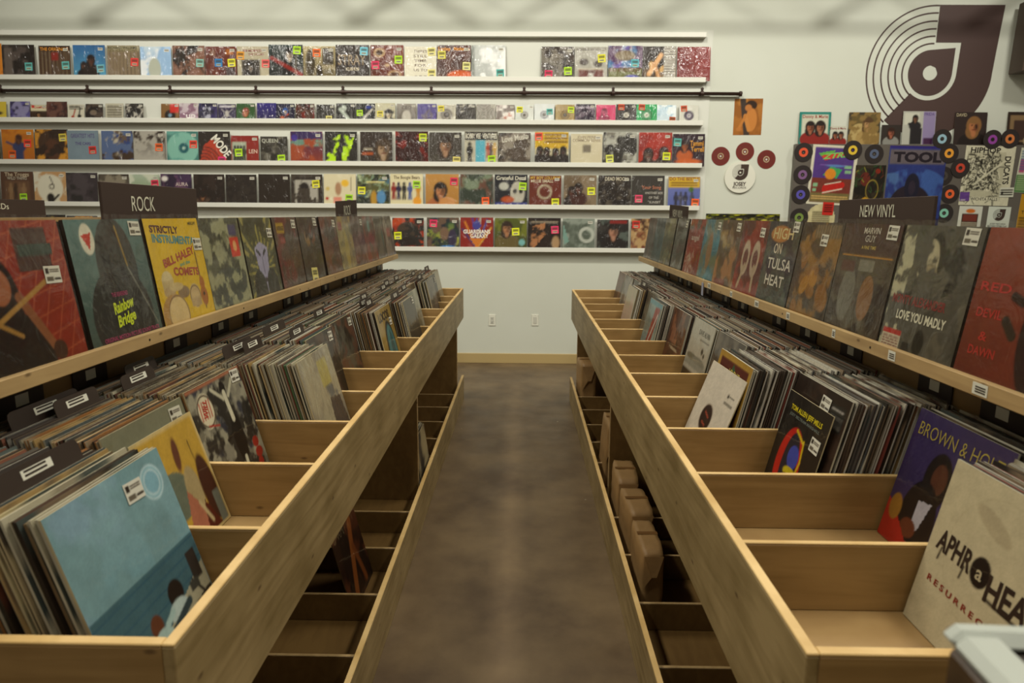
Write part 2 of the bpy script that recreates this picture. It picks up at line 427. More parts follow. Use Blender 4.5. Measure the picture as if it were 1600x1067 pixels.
# ------------------------------------------------------------------ printed artwork as per-vertex colour
def vnoise(U, V, sc, rng, oct=3):
    out = np.zeros_like(U); a = 1; tot = 0
    for o in range(oct):
        g = rng.random((int(sc) + 3, int(sc) + 3)); x = U * sc; y = V * sc
        xi = np.clip(np.floor(x).astype(int), 0, g.shape[0] - 2); yi = np.clip(np.floor(y).astype(int), 0, g.shape[0] - 2)
        fx = x - xi; fy = y - yi; fx = fx * fx * (3 - 2 * fx); fy = fy * fy * (3 - 2 * fy)
        out += a * ((g[xi, yi] * (1 - fx) + g[xi + 1, yi] * fx) * (1 - fy) + (g[xi, yi + 1] * (1 - fx) + g[xi + 1, yi + 1] * fx) * fy)
        tot += a; a *= .55; sc *= 2
    return out / tot
def paint(ops, n, seed, asp=1.0):
    rng = np.random.default_rng(seed)
    g = np.linspace(0, 1, n + 1)
    U, V = np.meshgrid(g, g)            # row = v
    img = np.zeros((n + 1, n + 1, 3)); e = n * 1.0
    def blend(a, c):
        nonlocal img
        a = np.clip(a, 0, 1)[..., None]; img = img * (1 - a) + np.array(lin(c)) * a
    def ell(cx, cy, rx, ry, rot=0):
        x = U - cx; y = V - cy
        if rot: c, s = math.cos(R(rot)), math.sin(R(rot)); x, y = x * c + y * s, -x * s + y * c
        return (1 - np.sqrt((x / rx) ** 2 + (y / ry) ** 2)) * min(rx, ry) * e + .5
    def seg(x0, y0, x1, y1, w):
        dx, dy = x1 - x0, y1 - y0; t = np.clip(((U - x0) * dx + (V - y0) * dy) / (dx * dx + dy * dy + 1e-9), 0, 1)
        d = np.hypot(U - x0 - t * dx, V - y0 - t * dy); return (w / 2 - d) * e + .5
    def poly(P):
        ins = np.zeros(U.shape, bool); m = len(P)
        for i in range(m):
            x1, y1 = P[i]; x2, y2 = P[(i + 1) % m]
            if y1 == y2: continue
            c = ((y1 > V) != (y2 > V)) & (U < (x2 - x1) * (V - y1) / (y2 - y1) + x1); ins ^= c
        return ins.astype(float)
    def bust(cx, cy, s, hair, skin, cloth):
        blend(ell(cx, cy - s * 1.45, s * 1.25, s * .95), cloth)
        blend(ell(cx, cy + s * .05, s * .62, s * .74), hair)
        blend(ell(cx - s * .1, cy - s * .45, s * .55, s * .6), hair)
        blend(ell(cx, cy - s * .55, s * .2, s * .35), skin)
        blend(ell(cx, cy - s * .05, s * .40, s * .52), skin)
        blend(ell(cx + s * .22, cy - s * .08, s * .20, s * .42) * .35, '2a1a12')
        for q in (-.15, .17): blend(ell(cx + s * q, cy + s * .06, s * .075, s * .05), '2a1a14')
        blend(ell(cx + s * .03, cy - s * .12, s * .05, s * .1) * .4, '2a1a14')
        blend(ell(cx + s * .01, cy - s * .30, s * .13, s * .045), '6a2c22')
        blend(ell(cx, cy + s * .42, s * .46, s * .26), hair)
    for op in ops:
        k = op[0]; a = op[1:]
        if k == 'g':
            c0, c1 = np.array(lin(a[0])), np.array(lin(a[1])); an = R(a[2] if len(a) > 2 else 90)
            t = U * math.cos(an) + V * math.sin(an); t = (t - t.min()) / (t.max() - t.min() + 1e-9)
            img = c0 * (1 - t[..., None]) + c1 * t[..., None]
        elif k == 'c': img[:] = lin(a[0])
        elif k == 'n':      # cloudy texture in given colours: scale, colours...
            cs = a[1:]; m = len(cs)
            for i, c in enumerate(cs):
                nz = vnoise(U, V, a[0], rng, 4); blend((nz - (.52 if m > 1 else .5)) * 9 + .5, c)
        elif k == 'v':      # brightness mottling
            nz = vnoise(U, V, a[0], rng, 3); img = img * (1 + (nz[..., None] - .5) * 2 * a[1])
        elif k == 'r':
            x0, y0, x1, y1, c = a[:5]
            blend(np.clip((U - x0) * e + .5, 0, 1) * np.clip((x1 - U) * e + .5, 0, 1) * np.clip((V - y0) * e + .5, 0, 1) * np.clip((y1 - V) * e + .5, 0, 1), c)
        elif k == 'e': blend(ell(*a[:4], a[5] if len(a) > 5 else 0), a[4])
        elif k == 'o':      # ring: cx cy r width colour
            d = np.abs(np.hypot(U - a[0], V - a[1]) - a[2]); blend((a[3] / 2 - d) * e + .5, a[4])
        elif k == 'l': blend(seg(*a[:5]), a[5])
        elif k == 'p': blend(poly(a[0]), a[1])
        elif k == 'F': bust(*a)
        elif k == 'P':      # standing figures: x list, y base, height, colours
            xs, yb, hh, cs = a
            for i, x in enumerate(xs):
                c = cs[i % len(cs)]
                blend(seg(x - hh * .07, yb, x - hh * .03, yb + hh * .45, hh * .11), c); blend(seg(x + hh * .07, yb, x + hh * .03, yb + hh * .45, hh * .11), c)
                blend(ell(x, yb + hh * .6, hh * .16, hh * .24), c); blend(ell(x, yb + hh * .92, hh * .085, hh * .1), a[4] if len(a) > 4 else '8a6248') if False else None
                blend(ell(x, yb + hh * .91, hh * .085, hh * .1), c)
        elif k == 'b':      # random blobs: count, size, colours
            for i in range(a[0]):
                x, y = rng.random(2); s = a[1] * (.4 + rng.random()); blend(ell(x, y, s, s * (.4 + rng.random()), rng.random() * 180), a[2][rng.integers(len(a[2]))])
        elif k == 's':      # random strokes: count, width, colours, [x0,y0,x1,y1]
            bx = a[3] if len(a) > 3 else (0, 0, 1, 1)
            for i in range(a[0]):
                x = bx[0] + (bx[2] - bx[0]) * rng.random(); y = bx[1] + (bx[3] - bx[1]) * rng.random(); an = rng.random() * 6.28; l = .05 + .12 * rng.random()
                blend(seg(x, y, x + l * math.cos(an), y + l * math.sin(an), a[1]), a[2][rng.integers(len(a[2]))])
        elif k == 'h':      # lines of fine print: x0 y0 x1 y1 rows colour
            x0, y0, x1, y1, rows, c = a
            for i in range(rows):
                y = y0 + (y1 - y0) * (i + .5) / rows; x = x0
                while x < x1:
                    l = .015 + .05 * rng.random(); blend(seg(x, y, min(x + l, x1), y, (y1 - y0) / rows * .5), c); x += l + .02
        elif k == 'R':      # rays
            cx, cy, m, c = a
            th = np.arctan2(V - cy, U - cx); blend((np.sin(th * m) > .2).astype(float), c)
    if n >= 48:      # uneven ink and scuffing
        img = img * (1 + (vnoise(U, V, 16, rng, 3)[..., None] - .5) * .2) * (1 + (rng.random(U.shape)[..., None] - .5) * .10)
    return np.clip(img, 0, 1) ** 1.16

def art_mesh(name, ops, W, H, T, n, seed, mats, edge='c8bfa2', back='8a8068', round_=False):
    """thin box, origin bottom centre, printed face towards -y; text ops lie just proud of the print"""
    img = paint([o for o in ops if o[0] != 't'], n, seed)
    g = np.linspace(0, 1, n + 1); U, V = np.meshgrid(g, g)
    vs = np.stack([(U - .5) * W, np.full_like(U, -T / 2), V * H], -1).reshape(-1, 3)
    cols = img.reshape(-1, 3)
    idx = np.arange((n + 1) ** 2).reshape(n + 1, n + 1)
    q = np.stack([idx[:-1, :-1], idx[:-1, 1:], idx[1:, 1:], idx[1:, :-1]], -1).reshape(-1, 4)
    if round_:
        cc = ((U[:-1, :-1] + U[1:, 1:]) / 2 - .5, (V[:-1, :-1] + V[1:, 1:]) / 2 - .5)
        q = q[(np.hypot(*cc) < .5).reshape(-1)]
    faces = q.tolist()
    V_ = vs.tolist(); C_ = cols.tolist()
    def addq(pts, c):
        k = len(V_); V_.extend(pts); C_.extend([lin(c)] * len(pts)); faces.append(list(range(k, k + len(pts))))
    x, y0, y1 = W / 2, -T / 2, T / 2
    if round_:
        m = 40; P = [(x * math.cos(6.2832 * i / m), H / 2 + x * math.sin(6.2832 * i / m)) for i in range(m)]
        addq([(a, y0 + .0002, c) for a, c in P], back); addq([(a, y1, c) for a, c in P][::-1], back)
        for i in range(m):
            a, c = P[i], P[(i + 1) % m]; addq([(a[0], y0, a[1]), (a[0], y1, a[1]), (c[0], y1, c[1]), (c[0], y0, c[1])], edge)
    else:
        addq([(-x, y1, 0), (-x, y1, H), (x, y1, H), (x, y1, 0)], back)
        addq([(-x, y0, 0), (-x, y0, H), (-x, y1, H), (-x, y1, 0)], edge)
        addq([(x, y0, 0), (x, y1, 0), (x, y1, H), (x, y0, H)], edge)
        addq([(-x, y0, H), (x, y0, H), (x, y1, H), (-x, y1, H)], edge)
        addq([(-x, y0, 0), (-x, y1, 0), (x, y1, 0), (x, y0, 0)], edge)
    for o in ops:
        if o[0] != 't': continue
        _, s, cx, cy, h, c = o[:6]; wd = o[6] if len(o) > 6 else 0; rot = o[7] if len(o) > 7 else 0
        th = o[8] if len(o) > 8 else .015; sh = o[9] if len(o) > 9 else 0
        v, f = put_text(s, 0, 0, h * H, wd * W, rot, th, sh)
        k = len(V_)
        V_.extend([((cx - .5) * W + p[0], y0 - .0007, cy * H + p[1]) for p in v]); C_.extend([lin(c)] * len(v))
        faces.extend([[k + i for i in ff] for ff in f])
    me = bpy.data.meshes.new(name); me.from_pydata(V_, [], faces); me.materials.append(mats)
    at = me.color_attributes.new('Col', 'FLOAT_COLOR', 'POINT')
    arr = np.ones((len(V_), 4), dtype=np.float32); arr[:, :3] = np.array(C_); at.data.foreach_set('color', arr.ravel())
    me.update()
    return me
def art_obj(name, ops, W, H, T, n, seed, mat_='matte', loc=(0, 0, 0), rot=(0, 0, 0), parent=None, **kw):
    o = bpy.data.objects.new(name, art_mesh(name, ops, W, H, T, n, seed, M[mat_], **kw))
    link(o, parent); o.location = loc; o.rotation_euler = rot
    return o

# price tags / notes, shared meshes, stuck on covers as their children
NOTE = {}
def note_mesh(col, w_, h_, kind):
    key = (col, w_, h_, kind)
    if key in NOTE: return NOTE[key]
    if kind == 'tag':
        ops = [('c', col), ('r', .07, .55, .28, .88, '3a3028'), ('h', .34, .6, .9, .85, 2, '5a5044'), ('r', .08, .12, .5, .38, '70685a'), ('h', .6, .12, .92, .36, 1, '4a4238')]
        n = 20
    elif kind == 'note':
        ops = [('c', col), ('h', .15, .5, .85, .85, 2, '4a4434'), ('r', .2, .12, .8, .36, 'd8d4b8'), ('h', .25, .15, .75, .33, 1, '3c362c')]; n = 14
    else:
        ops = [('c', col), ('h', .12, .3, .88, .8, 2, '50483a')]; n = 12
    NOTE[key] = art_mesh('price_tag', ops, w_, h_, .0006, n, 5, M['matte'], edge=col, back=col)
    return NOTE[key]
def stick(parent, W, H, T, cx, cy, w_=.05, h_=.032, col='d8d6c8', kind='tag', rot=0, name='price_tag'):
    o = bpy.data.objects.new(name, note_mesh(col, w_, h_, kind)); link(o, parent)
    o.location = ((cx - .5) * W, -T / 2 - .0014, cy * H - h_ / 2); o.rotation_euler = (0, R(rot), 0)
    return o
# ------------------------------------------------------------------ wall shelves
def shelf_z(py, px=560): return wp(px, py, .07).z
ROWS = {'top': 122.5, 'single': 189.5, 'third': 255.5, 'fourth': 321.5, 'lowest': 388.0}
XL = -5.5
SH = {}
def shelf(name_label, zc, x1):
    t = empty('wall_shelf', (0, YW, zc)); tag(t, name_label, 'shelf')
    b = MB(); b.box(XL, x1, -.075, -.065, -.022, .022, bev=.002); b.build('front_lip', M['shelf'], t)
    b = MB(); b.box(XL, x1, -.0648, -.009, -.022, -.010); b.build('shelf_board', M['shelf'], t)
    return t
for (nm, desc) in (('top', 'white ledge shelf holding the top row of wall albums'), ('single', 'white ledge shelf holding the row of small single records'),
                   ('third', 'white ledge shelf under the third row of wall records'), ('fourth', 'white ledge shelf under the fourth row of wall records'),
                   ('lowest', 'lowest white ledge shelf on the back wall')):
    z = shelf_z(ROWS[nm]); SH[nm] = z - .0098
    shelf(desc, z, wp({'top': 1103, 'single': 1099, 'third': 1097, 'fourth': 1093, 'lowest': 1090}[nm], ROWS[nm], .07).x)
shelf('empty white ledge shelf above all the wall records', shelf_z(52.5), wp(1104, 55, .07).x)

# black pipe rail with clamps
zp = wp(560, 144, .05).z
t = empty('pipe_rail', (0, YW - .05, zp)); tag(t, 'long black iron pipe rail across the back wall above the singles', 'pipe')
xe = wp(1157, 146, .05).x
b = MB(); b.tube((XL, 0, 0), (xe, 0, 0), .016, 16); b.build('pipe', M['pipe'], t, True)
b = MB(); b.tube((xe - .01, 0, 0), (xe + .012, 0, 0), .024, 16); b.build('end_cap', M['pipe'], t, True)
for px in (1, 137, 266, 400, 536, 674, 819, 958, 1097):
    x = wp(px, 144, .05).x
    b = MB(); b.tube((x - .014, 0, 0), (x + .014, 0, 0), .023, 14); b.tube((x, 0, .015), (x, .0, .045), .012, 10)
    b.box(x - .02, x + .02, .0, .040, -.016, .016); b.ring((x, 0, .042), .007, .014, -.006, .006, 14)
    b.build('pipe_clamp', M['pipe'], t)

# ------------------------------------------------------------------ covers standing on the wall shelves
TE, GR, YE, PK, OR, RD, BL, PY = '6ab4ae', 'b4dc2c', 'dcd83c', 'd83c68', 'e0702c', 'd8504a', '3484b8', 'dcd488'
def AB(*cs, sc=3): return [('c', cs[0]), ('n', sc, *cs[1:])]
dark = AB('3a3028', '5a5044', '2a221c', '7a7060')
def disc(c, r=.30, lab='d8d4c4', hole='4a4036'):
    return [('e', .5, .45, r, r, c), ('o', .5, .45, r * .8, .02, hole), ('e', .5, .45, r * .42, r * .42, lab), ('e', .5, .45, .04, .04, hole)]
def stripes(c0, c1, m=18):
    o = [('c', c0)]
    for i in range(m): o.append(('l', i / m, 0, i / m + .02, 1, .018, c1 if i % 2 else '8a7a60'))
    return o
A = [
 (-50, 4, AB('b86a24', 'd08a30'), [], 'orange album cut by the left frame edge'),
 (5, 55, AB('3c342e', '5a504a', '2c241e') + [('r', .05, .1, .3, .9, '6a6058')], [(.8, .35, TE)], 'dark grey album with a teal note low on its right'),
 (61, 110, stripes('4a3424', '6a5640') + [('r', 0, .84, 1, 1, '3a2a1e'), ('t', 'THE ORIGINALS', .5, .9, .1, 'd89030', .9), ('r', .4, .55, .62, .8, '8a3024')], [(.85, .4, TE)], 'album with orange lettering across its top and dark vertical strips'),
 (115, 165, [('g', '5a9ab4', '3c6c9c'), ('v', 3, .2), ('F', .32, .38, .17, '2a201c', '6a4a38', '2a2420'), ('F', .55, .55, .22, '2a201c', '5a4030', '30261e')], [(.85, .3, '7ab4bc')], 'blue album with two dark silhouetted people'),
 (168, 218, stripes('8a7a62', '5a4c3a') + [('r', 0, .82, 1, 1, '9a9274'), ('t', 'RICHARD WILLIAMS', .48, .93, .07, '2e281e', .9), ('t', 'NEW HORN IN TOWN', .48, .85, .07, '5a4a2c', .9)], [(.84, .5, 'd84440')], 'tan album with a two-line title and red note'),
 (220, 268, [('g', '6a94c4', 'c4d4dc'), ('n', 2.5, 'e0e4e4', '9ab8d4'), ('e', .45, .3, .2, .35, 'b4b8a8')], [], 'pale blue and white shiny album'),
 (270, 320, AB('342c24', '50463c', '241c16', '84604c'), [(.84, .48, '8ab8ac')], 'dark album with a pale teal price note at its right edge'),
 (321, 370, AB('5c2e20', '6e3a28') + [('r', .15, .7, .32, .9, '7a5030'), ('r', .66, .75, .9, .92, 'a86a2c'), ('r', .65, .05, .95, .35, '3c241c')], [(.42, .5, BL), (.84, .5, YE)], 'red-brown album with one blue and one yellow note'),
 (371, 420, [('c', 'b4ac94'), ('t', 'JIM MORRISON', .55, .87, .08, '7a3c3c', .75), ('t', 'THE DOORS', .6, .76, .07, '7a3c3c', .5), ('r', .14, .05, .72, .6, '4a443c'), ('F', .42, .38, .2, '241e1a', '8a847a', '342e28')], [(.1, .72, 'd89c34'), (.9, .48, 'e06a68')], 'beige album with a black and white portrait in its lower half'),
 (420, 473, [('g', '26241e', '2e3c38'), ('F', .62, .72, .24, '1e1814', 'b0a490', '24221e'), ('l', .08, .62, .98, .12, .11, '8c2c20'), ('l', .78, .0, .8, .9, .015, 'b0a890')], [(.83, .84, GR)], 'dark album crossed by a red diagonal band with a green note'),
 (474, 524, [('g', '6c6040', 'a89a6c'), ('e', .22, .5, .15, .42, '4a402a'), ('r', .6, .45, .95, .95, '3e3424'), ('e', .5, .2, .1, .25, '3a3020'), ('r', .62, .15, .95, .3, '6a6044')], [(.42, .8, OR)], 'olive tan album with an orange note near its top'),
 (525, 577, [('c', '362c24'), ('v', 3, .25), ('t', 'STRAY', .48, .58, .3, '7a684c', .85), ('t', 'cats', .5, .33, .12, 'b4a88c', .4)], [(.84, .82, '7cc4d4')], 'near black album with large curled tan lettering'),
 (579, 631, [('g', '5c2c1a', '7c3c20', 30), ('e', .27, .78, .17, .13, 'bca078'), ('e', .27, .78, .11, .08, '4a3424'), ('e', .72, .15, .2, .12, 'bca078'), ('e', .72, .15, .15, .08, '5a3c28'), ('e', .5, .42, .07, .04, 'c8b08c'), ('e', .07, .05, .08, .06, 'bca078')], [(.15, .42, PK), (.84, .58, GR)], 'red-brown album with cream patches and pink and green notes'),
 (632, 682, [('c', 'd4d0bc')] + [('t', s, .5, .86 - i * .14, .08, '6a5a48', wd) for i, (s, wd) in enumerate((("THERE'S", .4), ('STILL', .42), ('TIME', .4), ('FOR', .36), ('US TO', .42), ('...', .4)))], [(.85, .85, PY), (.85, .2, PY)], 'white album with a column of spaced lettering'),
 (683, 736, AB('4c2c20', '5c3828') + [('t', 'Lesley', .22, .9, .1, 'd8902c', .35), ('t', 'Manhattan', .72, .9, .1, 'd8902c', .45), ('n', 5, 'x') if False else ('e', .7, .12, .4, .16, 'c8642c'), ('e', .1, .04, .2, .06, 'a87a24')], [(.14, .72, 'd8d060'), (.86, .4, 'dcd890')], 'dark brown album with orange title and orange glow at its foot'),
 (737, 790, [('g', '9ca09a', 'd8dcd8', 60), ('n', 3, 'b8bcb6', 'e4e6e2'), ('r', 0, 0, .08, 1, '7c8078')], [(.85, .2, '5cb0a8')], 'shiny silver album standing last before the gap in the top row'),
 (846, 897, AB('3a302a', '4c423a', '2e2620') + [('t', 'priests', .5, .76, .16, '8a8274', .35), ('n', 5, '7a7468')], [(.22, .18, PK), (.82, .28, GR)], 'charcoal album with a pink and a green note, first after the gap'),
 (898, 949, [('c', 'a8a69a'), ('t', 'INCREDIBLE BONGO BAND', .5, .92, .07, '4a4038', .9), ('r', .12, .08, .42, .32, '6a3424'), ('r', .58, .08, .88, .32, '6a3424'), ('r', .35, .22, .65, .32, '5a3020'), ('e', .28, .55, .14, .1, '4a4038'), ('e', .72, .5, .14, .1, '4a4038'), ('r', .1, .32, .9, .36, 'bcb4a0')], [(.83, .66, YE)], 'grey album with a pair of brown bongo drums'),
 (950, 1004, [('g', '3a4834', '7ca4bc'), ('n', 4, '6c5ca0', '4878a0', 'a0a8b8', '5a3a5c'), ('e', .5, .72, .3, .15, '7a6a4a'), ('r', 0, 0, 1, .36, '6a6c34'), ('t', 'BO DIDDLEY', .5, .32, .11, '5c2c1c', .92), ('n', 7, '8a8c44') if False else ('e', .7, .1, .2, .06, '5a58b4')], [(.78, .5, '64b4bc')], 'album with a blue and purple painting over a green foot'),
 (1004, 1056, [('c', '38302a'), ('b', 14, .12, ['6a5844', 'c09c5c', '2c2420']), ('l', .2, .2, .55, .75, .13, 'd8ac78'), ('l', .5, .1, .35, .5, .1, 'c89c6c'), ('r', .64, 0, 1, 1, 'c4c0b4')] + [('r', .64, i / 12, 1, i / 12 + .03, '4c443c') for i in range(12)], [], 'black and white patterned album with a tan leaping figure'),
 (1058, 1110, [('g', '74241c', '8c3026', 20), ('v', 2, .25)], [], 'plain deep red album at the right end of the top shelf'),
]
Bs = [
 (-22, 9, [('c', 'c8b444'), ('e', .5, .4, .3, .1, '4a4030')], [], 'bright yellow single at the left frame edge'),
 (15, 46, AB('5c548c', '3a3450', '8c88a8'), [], 'hazy purple single, second from the left frame edge'),
 (47, 72, [('g', '3c2c1c', '4a3424'), ('r', 0, .62, 1, 1, 'd0c8a8'), ('t', 'CHAMPION', .6, .85, .14, 'a83024', .75), ('e', .15, .9, .1, .1, 'c03028'), ('F', .5, .4, .22, '2c1e14', 'b0885c', '8a6c44')], [], 'single with a cream top and a small red dot'),
 (72, 104, AB('54302a', '3c2824', '6c4c40'), [], 'maroon brown single beside the cream-topped one'),
 (105, 131, [('c', 'c8c4b0'), ('l', .3, .15, .45, .7, .07, 'a0402c'), ('e', .3, .2, .1, .14, 'a03c28'), ('l', .65, .15, .75, .8, .07, '2c2824'), ('e', .7, .3, .12, .1, '2c2824'), ('h', .1, .7, .9, .95, 3, '3c3830')], [], 'white single with a small red guitar'),
 (133, 160, AB('3a302c', '54483e', '2a221e') + [('e', .45, .5, .2, .15, '7a6c5c')], [], 'dark grey single between two white ones'),
 (164, 192, [('c', 'bcb8a4'), ('h', .1, .1, .9, .9, 9, '6a6454')], [], 'white single covered in fine print lines'),
 (195, 223, [('c', '3a3630'), ('n', 5, 'b0aca0', '2a2622')], [], 'crumpled black and white single before the gap'),
 (251, 279, [('c', '84643c'), ('e', .5, .35, .3, .3, '2e241e'), ('e', .5, .35, .1, .1, '7c98a8'), ('r', .5, .5, 1, .98, 'c4382c')], [], 'tan single with red corner label, first after the gap'),
 (280, 309, [('g', 'b49cac', 'c4bcbc'), ('n', 3, '8c6c7c'), ('t', 'up', .6, .35, .3, 'd8d4d0', .5)], [], 'pale pink single, second after the gap'),
 (310, 339, [('c', '3c3460'), ('e', .45, .5, .2, .45, 'a8a8b4'), ('n', 4, '28223c')], [], 'purple single with a pale standing shape'),
 (340, 368, [('c', '38304c'), ('r', .1, .8, .9, .92, 'b8b4b8'), ('l', .2, .7, .8, .2, .05, 'a8a4a0'), ('l', .8, .7, .2, .2, .05, 'a8a4a0'), ('e', .5, .45, .1, .2, 'b4b0a8')], [], 'dark purple single with a pale crossed figure'),
 (369, 398, [('c', '3c5c34'), ('F', .5, .55, .28, '8c3c20', 'c08c68', '3c6a40')], [], 'green single with a red-haired portrait'),
 (401, 431, [('g', '2c2448', '3c347c'), ('l', .45, 0, .45, .35, .06, 'a09cb4')], [], 'indigo single with a thin grey stem, beside the green one'),
 (431, 460, [('c', '2c2c44'), ('F', .5, .6, .22, '2c5ca0', 'c4b4a0', 'b45c34'), ('n', 4, '28243a')], [], 'blue single with an orange-clothed figure'),
 (462, 491, AB('382420', '7a2c20', '2c201c', '5a4034'), [], 'dark red-brown single right of the blue one'),
 (494, 522, AB('34302a', '3e3a34'), [(.7, .2, PY)], 'charcoal single with a pale yellow note at its foot'),
 (525, 555, [('c', '2c2a26'), ('l', .2, .7, .75, .05, .16, 'b4bcb0'), ('e', .4, .75, .14, .16, 'a8b0a4')], [], 'black single with a pale bent arm'),
 (556, 586, [('c', '282824'), ('l', .25, .05, .85, .7, .12, 'a8a498'), ('e', .65, .8, .15, .08, '3c4890')], [(.2, .5, GR)], 'black single with a pale bat shape and green note'),
 (586, 617, [('c', 'b4b094'), ('F', .68, .45, .33, '2a2420', 'c0b89c', '342e28'), ('r', .45, .48, .95, .6, '241e1a')], [(.25, .45, 'd8cc5c')], 'cream single with a face in dark glasses'),
 (620, 650, [('g', '5a544c', '8c867c'), ('e', .5, .3, .24, .35, 'b4b0a4'), ('t', 'CEO', .5, .8, .16, '3c362e', .5)], [], 'grey single with a pale arch'),
 (652, 682, [('c', '4c4080'), ('e', .5, .4, .3, .35, '645a68'), ('n', 5, '544a88')], [], 'violet single with a grey disc'),
 (683, 712, [('c', 'b4b0a0')] + disc('8a867c', .34, '3c3630'), [(.22, .78, 'dcd04c')], 'clear disc single with a yellow note'),
 (713, 743, [('c', '3c362e'), ('n', 4, 'b0aca0', '2c261e')], [], 'black and white blotched single'),
 (744, 774, [('c', 'a8a498')] + [('o', .4, .5, .06 + i * .08, .03, '4c463c') for i in range(7)], [], 'single with swirling black and white lines'),
 (775, 804, [('c', 'c4bcb4'), ('e', .6, .4, .25, .18, 'a86040'), ('n', 4, 'd8d4cc', '7a7068')], [], 'single with an orange smear on white'),
 (805, 834, [('c', 'c8ccc4')] + disc('b0b0a8', .22, '6c685c'), [(.24, .75, 'dcdc2c')], 'white sleeve single with a bright yellow note'),
 (835, 866, [('c', 'ccd0cc')] + disc('b4b8b8', .22, '6a6658'), [(.78, .6, '5cb4ac')], 'white sleeve single with a teal note'),
 (868, 898, [('c', 'a08c5c')] + disc('8a743c', .26, '4c4030'), [(.8, .72, 'c4dc34')], 'tan sleeve single with a lime note'),
 (899, 930, [('c', '342838'), ('n', 4, '6a5c68'), ('t', 'JOHNNY WINTER', .5, .82, .13, 'b4a8b4', .92)], [], 'dark plum single with pale lettering'),
 (932, 962, [('c', 'c43c6c'), ('F', .42, .62, .25, '6c2840', 'd06c8c', '8c3050')], [], 'hot pink single near the right end of the singles'),
 (963, 995, [('c', '38302c')] + disc('2a2420', .32, 'b8b4a4'), [(.25, .85, 'c84c24')], 'black sleeve single with an orange label strip'),
 (995, 1027, [('c', '2c9c5c')] + disc('288c54', .3, 'c4c4b4'), [(.25, .85, 'c84c24')], 'bright green sleeve single'),
 (1027, 1057, [('g', 'c8d4d8', 'b4ccd8'), ('n', 3, '9cbccc', 'dce4e4')], [(.8, .22, 'b45c2c')], 'pale blue single with a rust note'),
 (1062, 1092, [('c', 'c8c8bc')] + disc('5c5464', .26, 'b8b4b4'), [(.25, .82, 'c85428')], 'white sleeve single at the right end of the singles'),
]
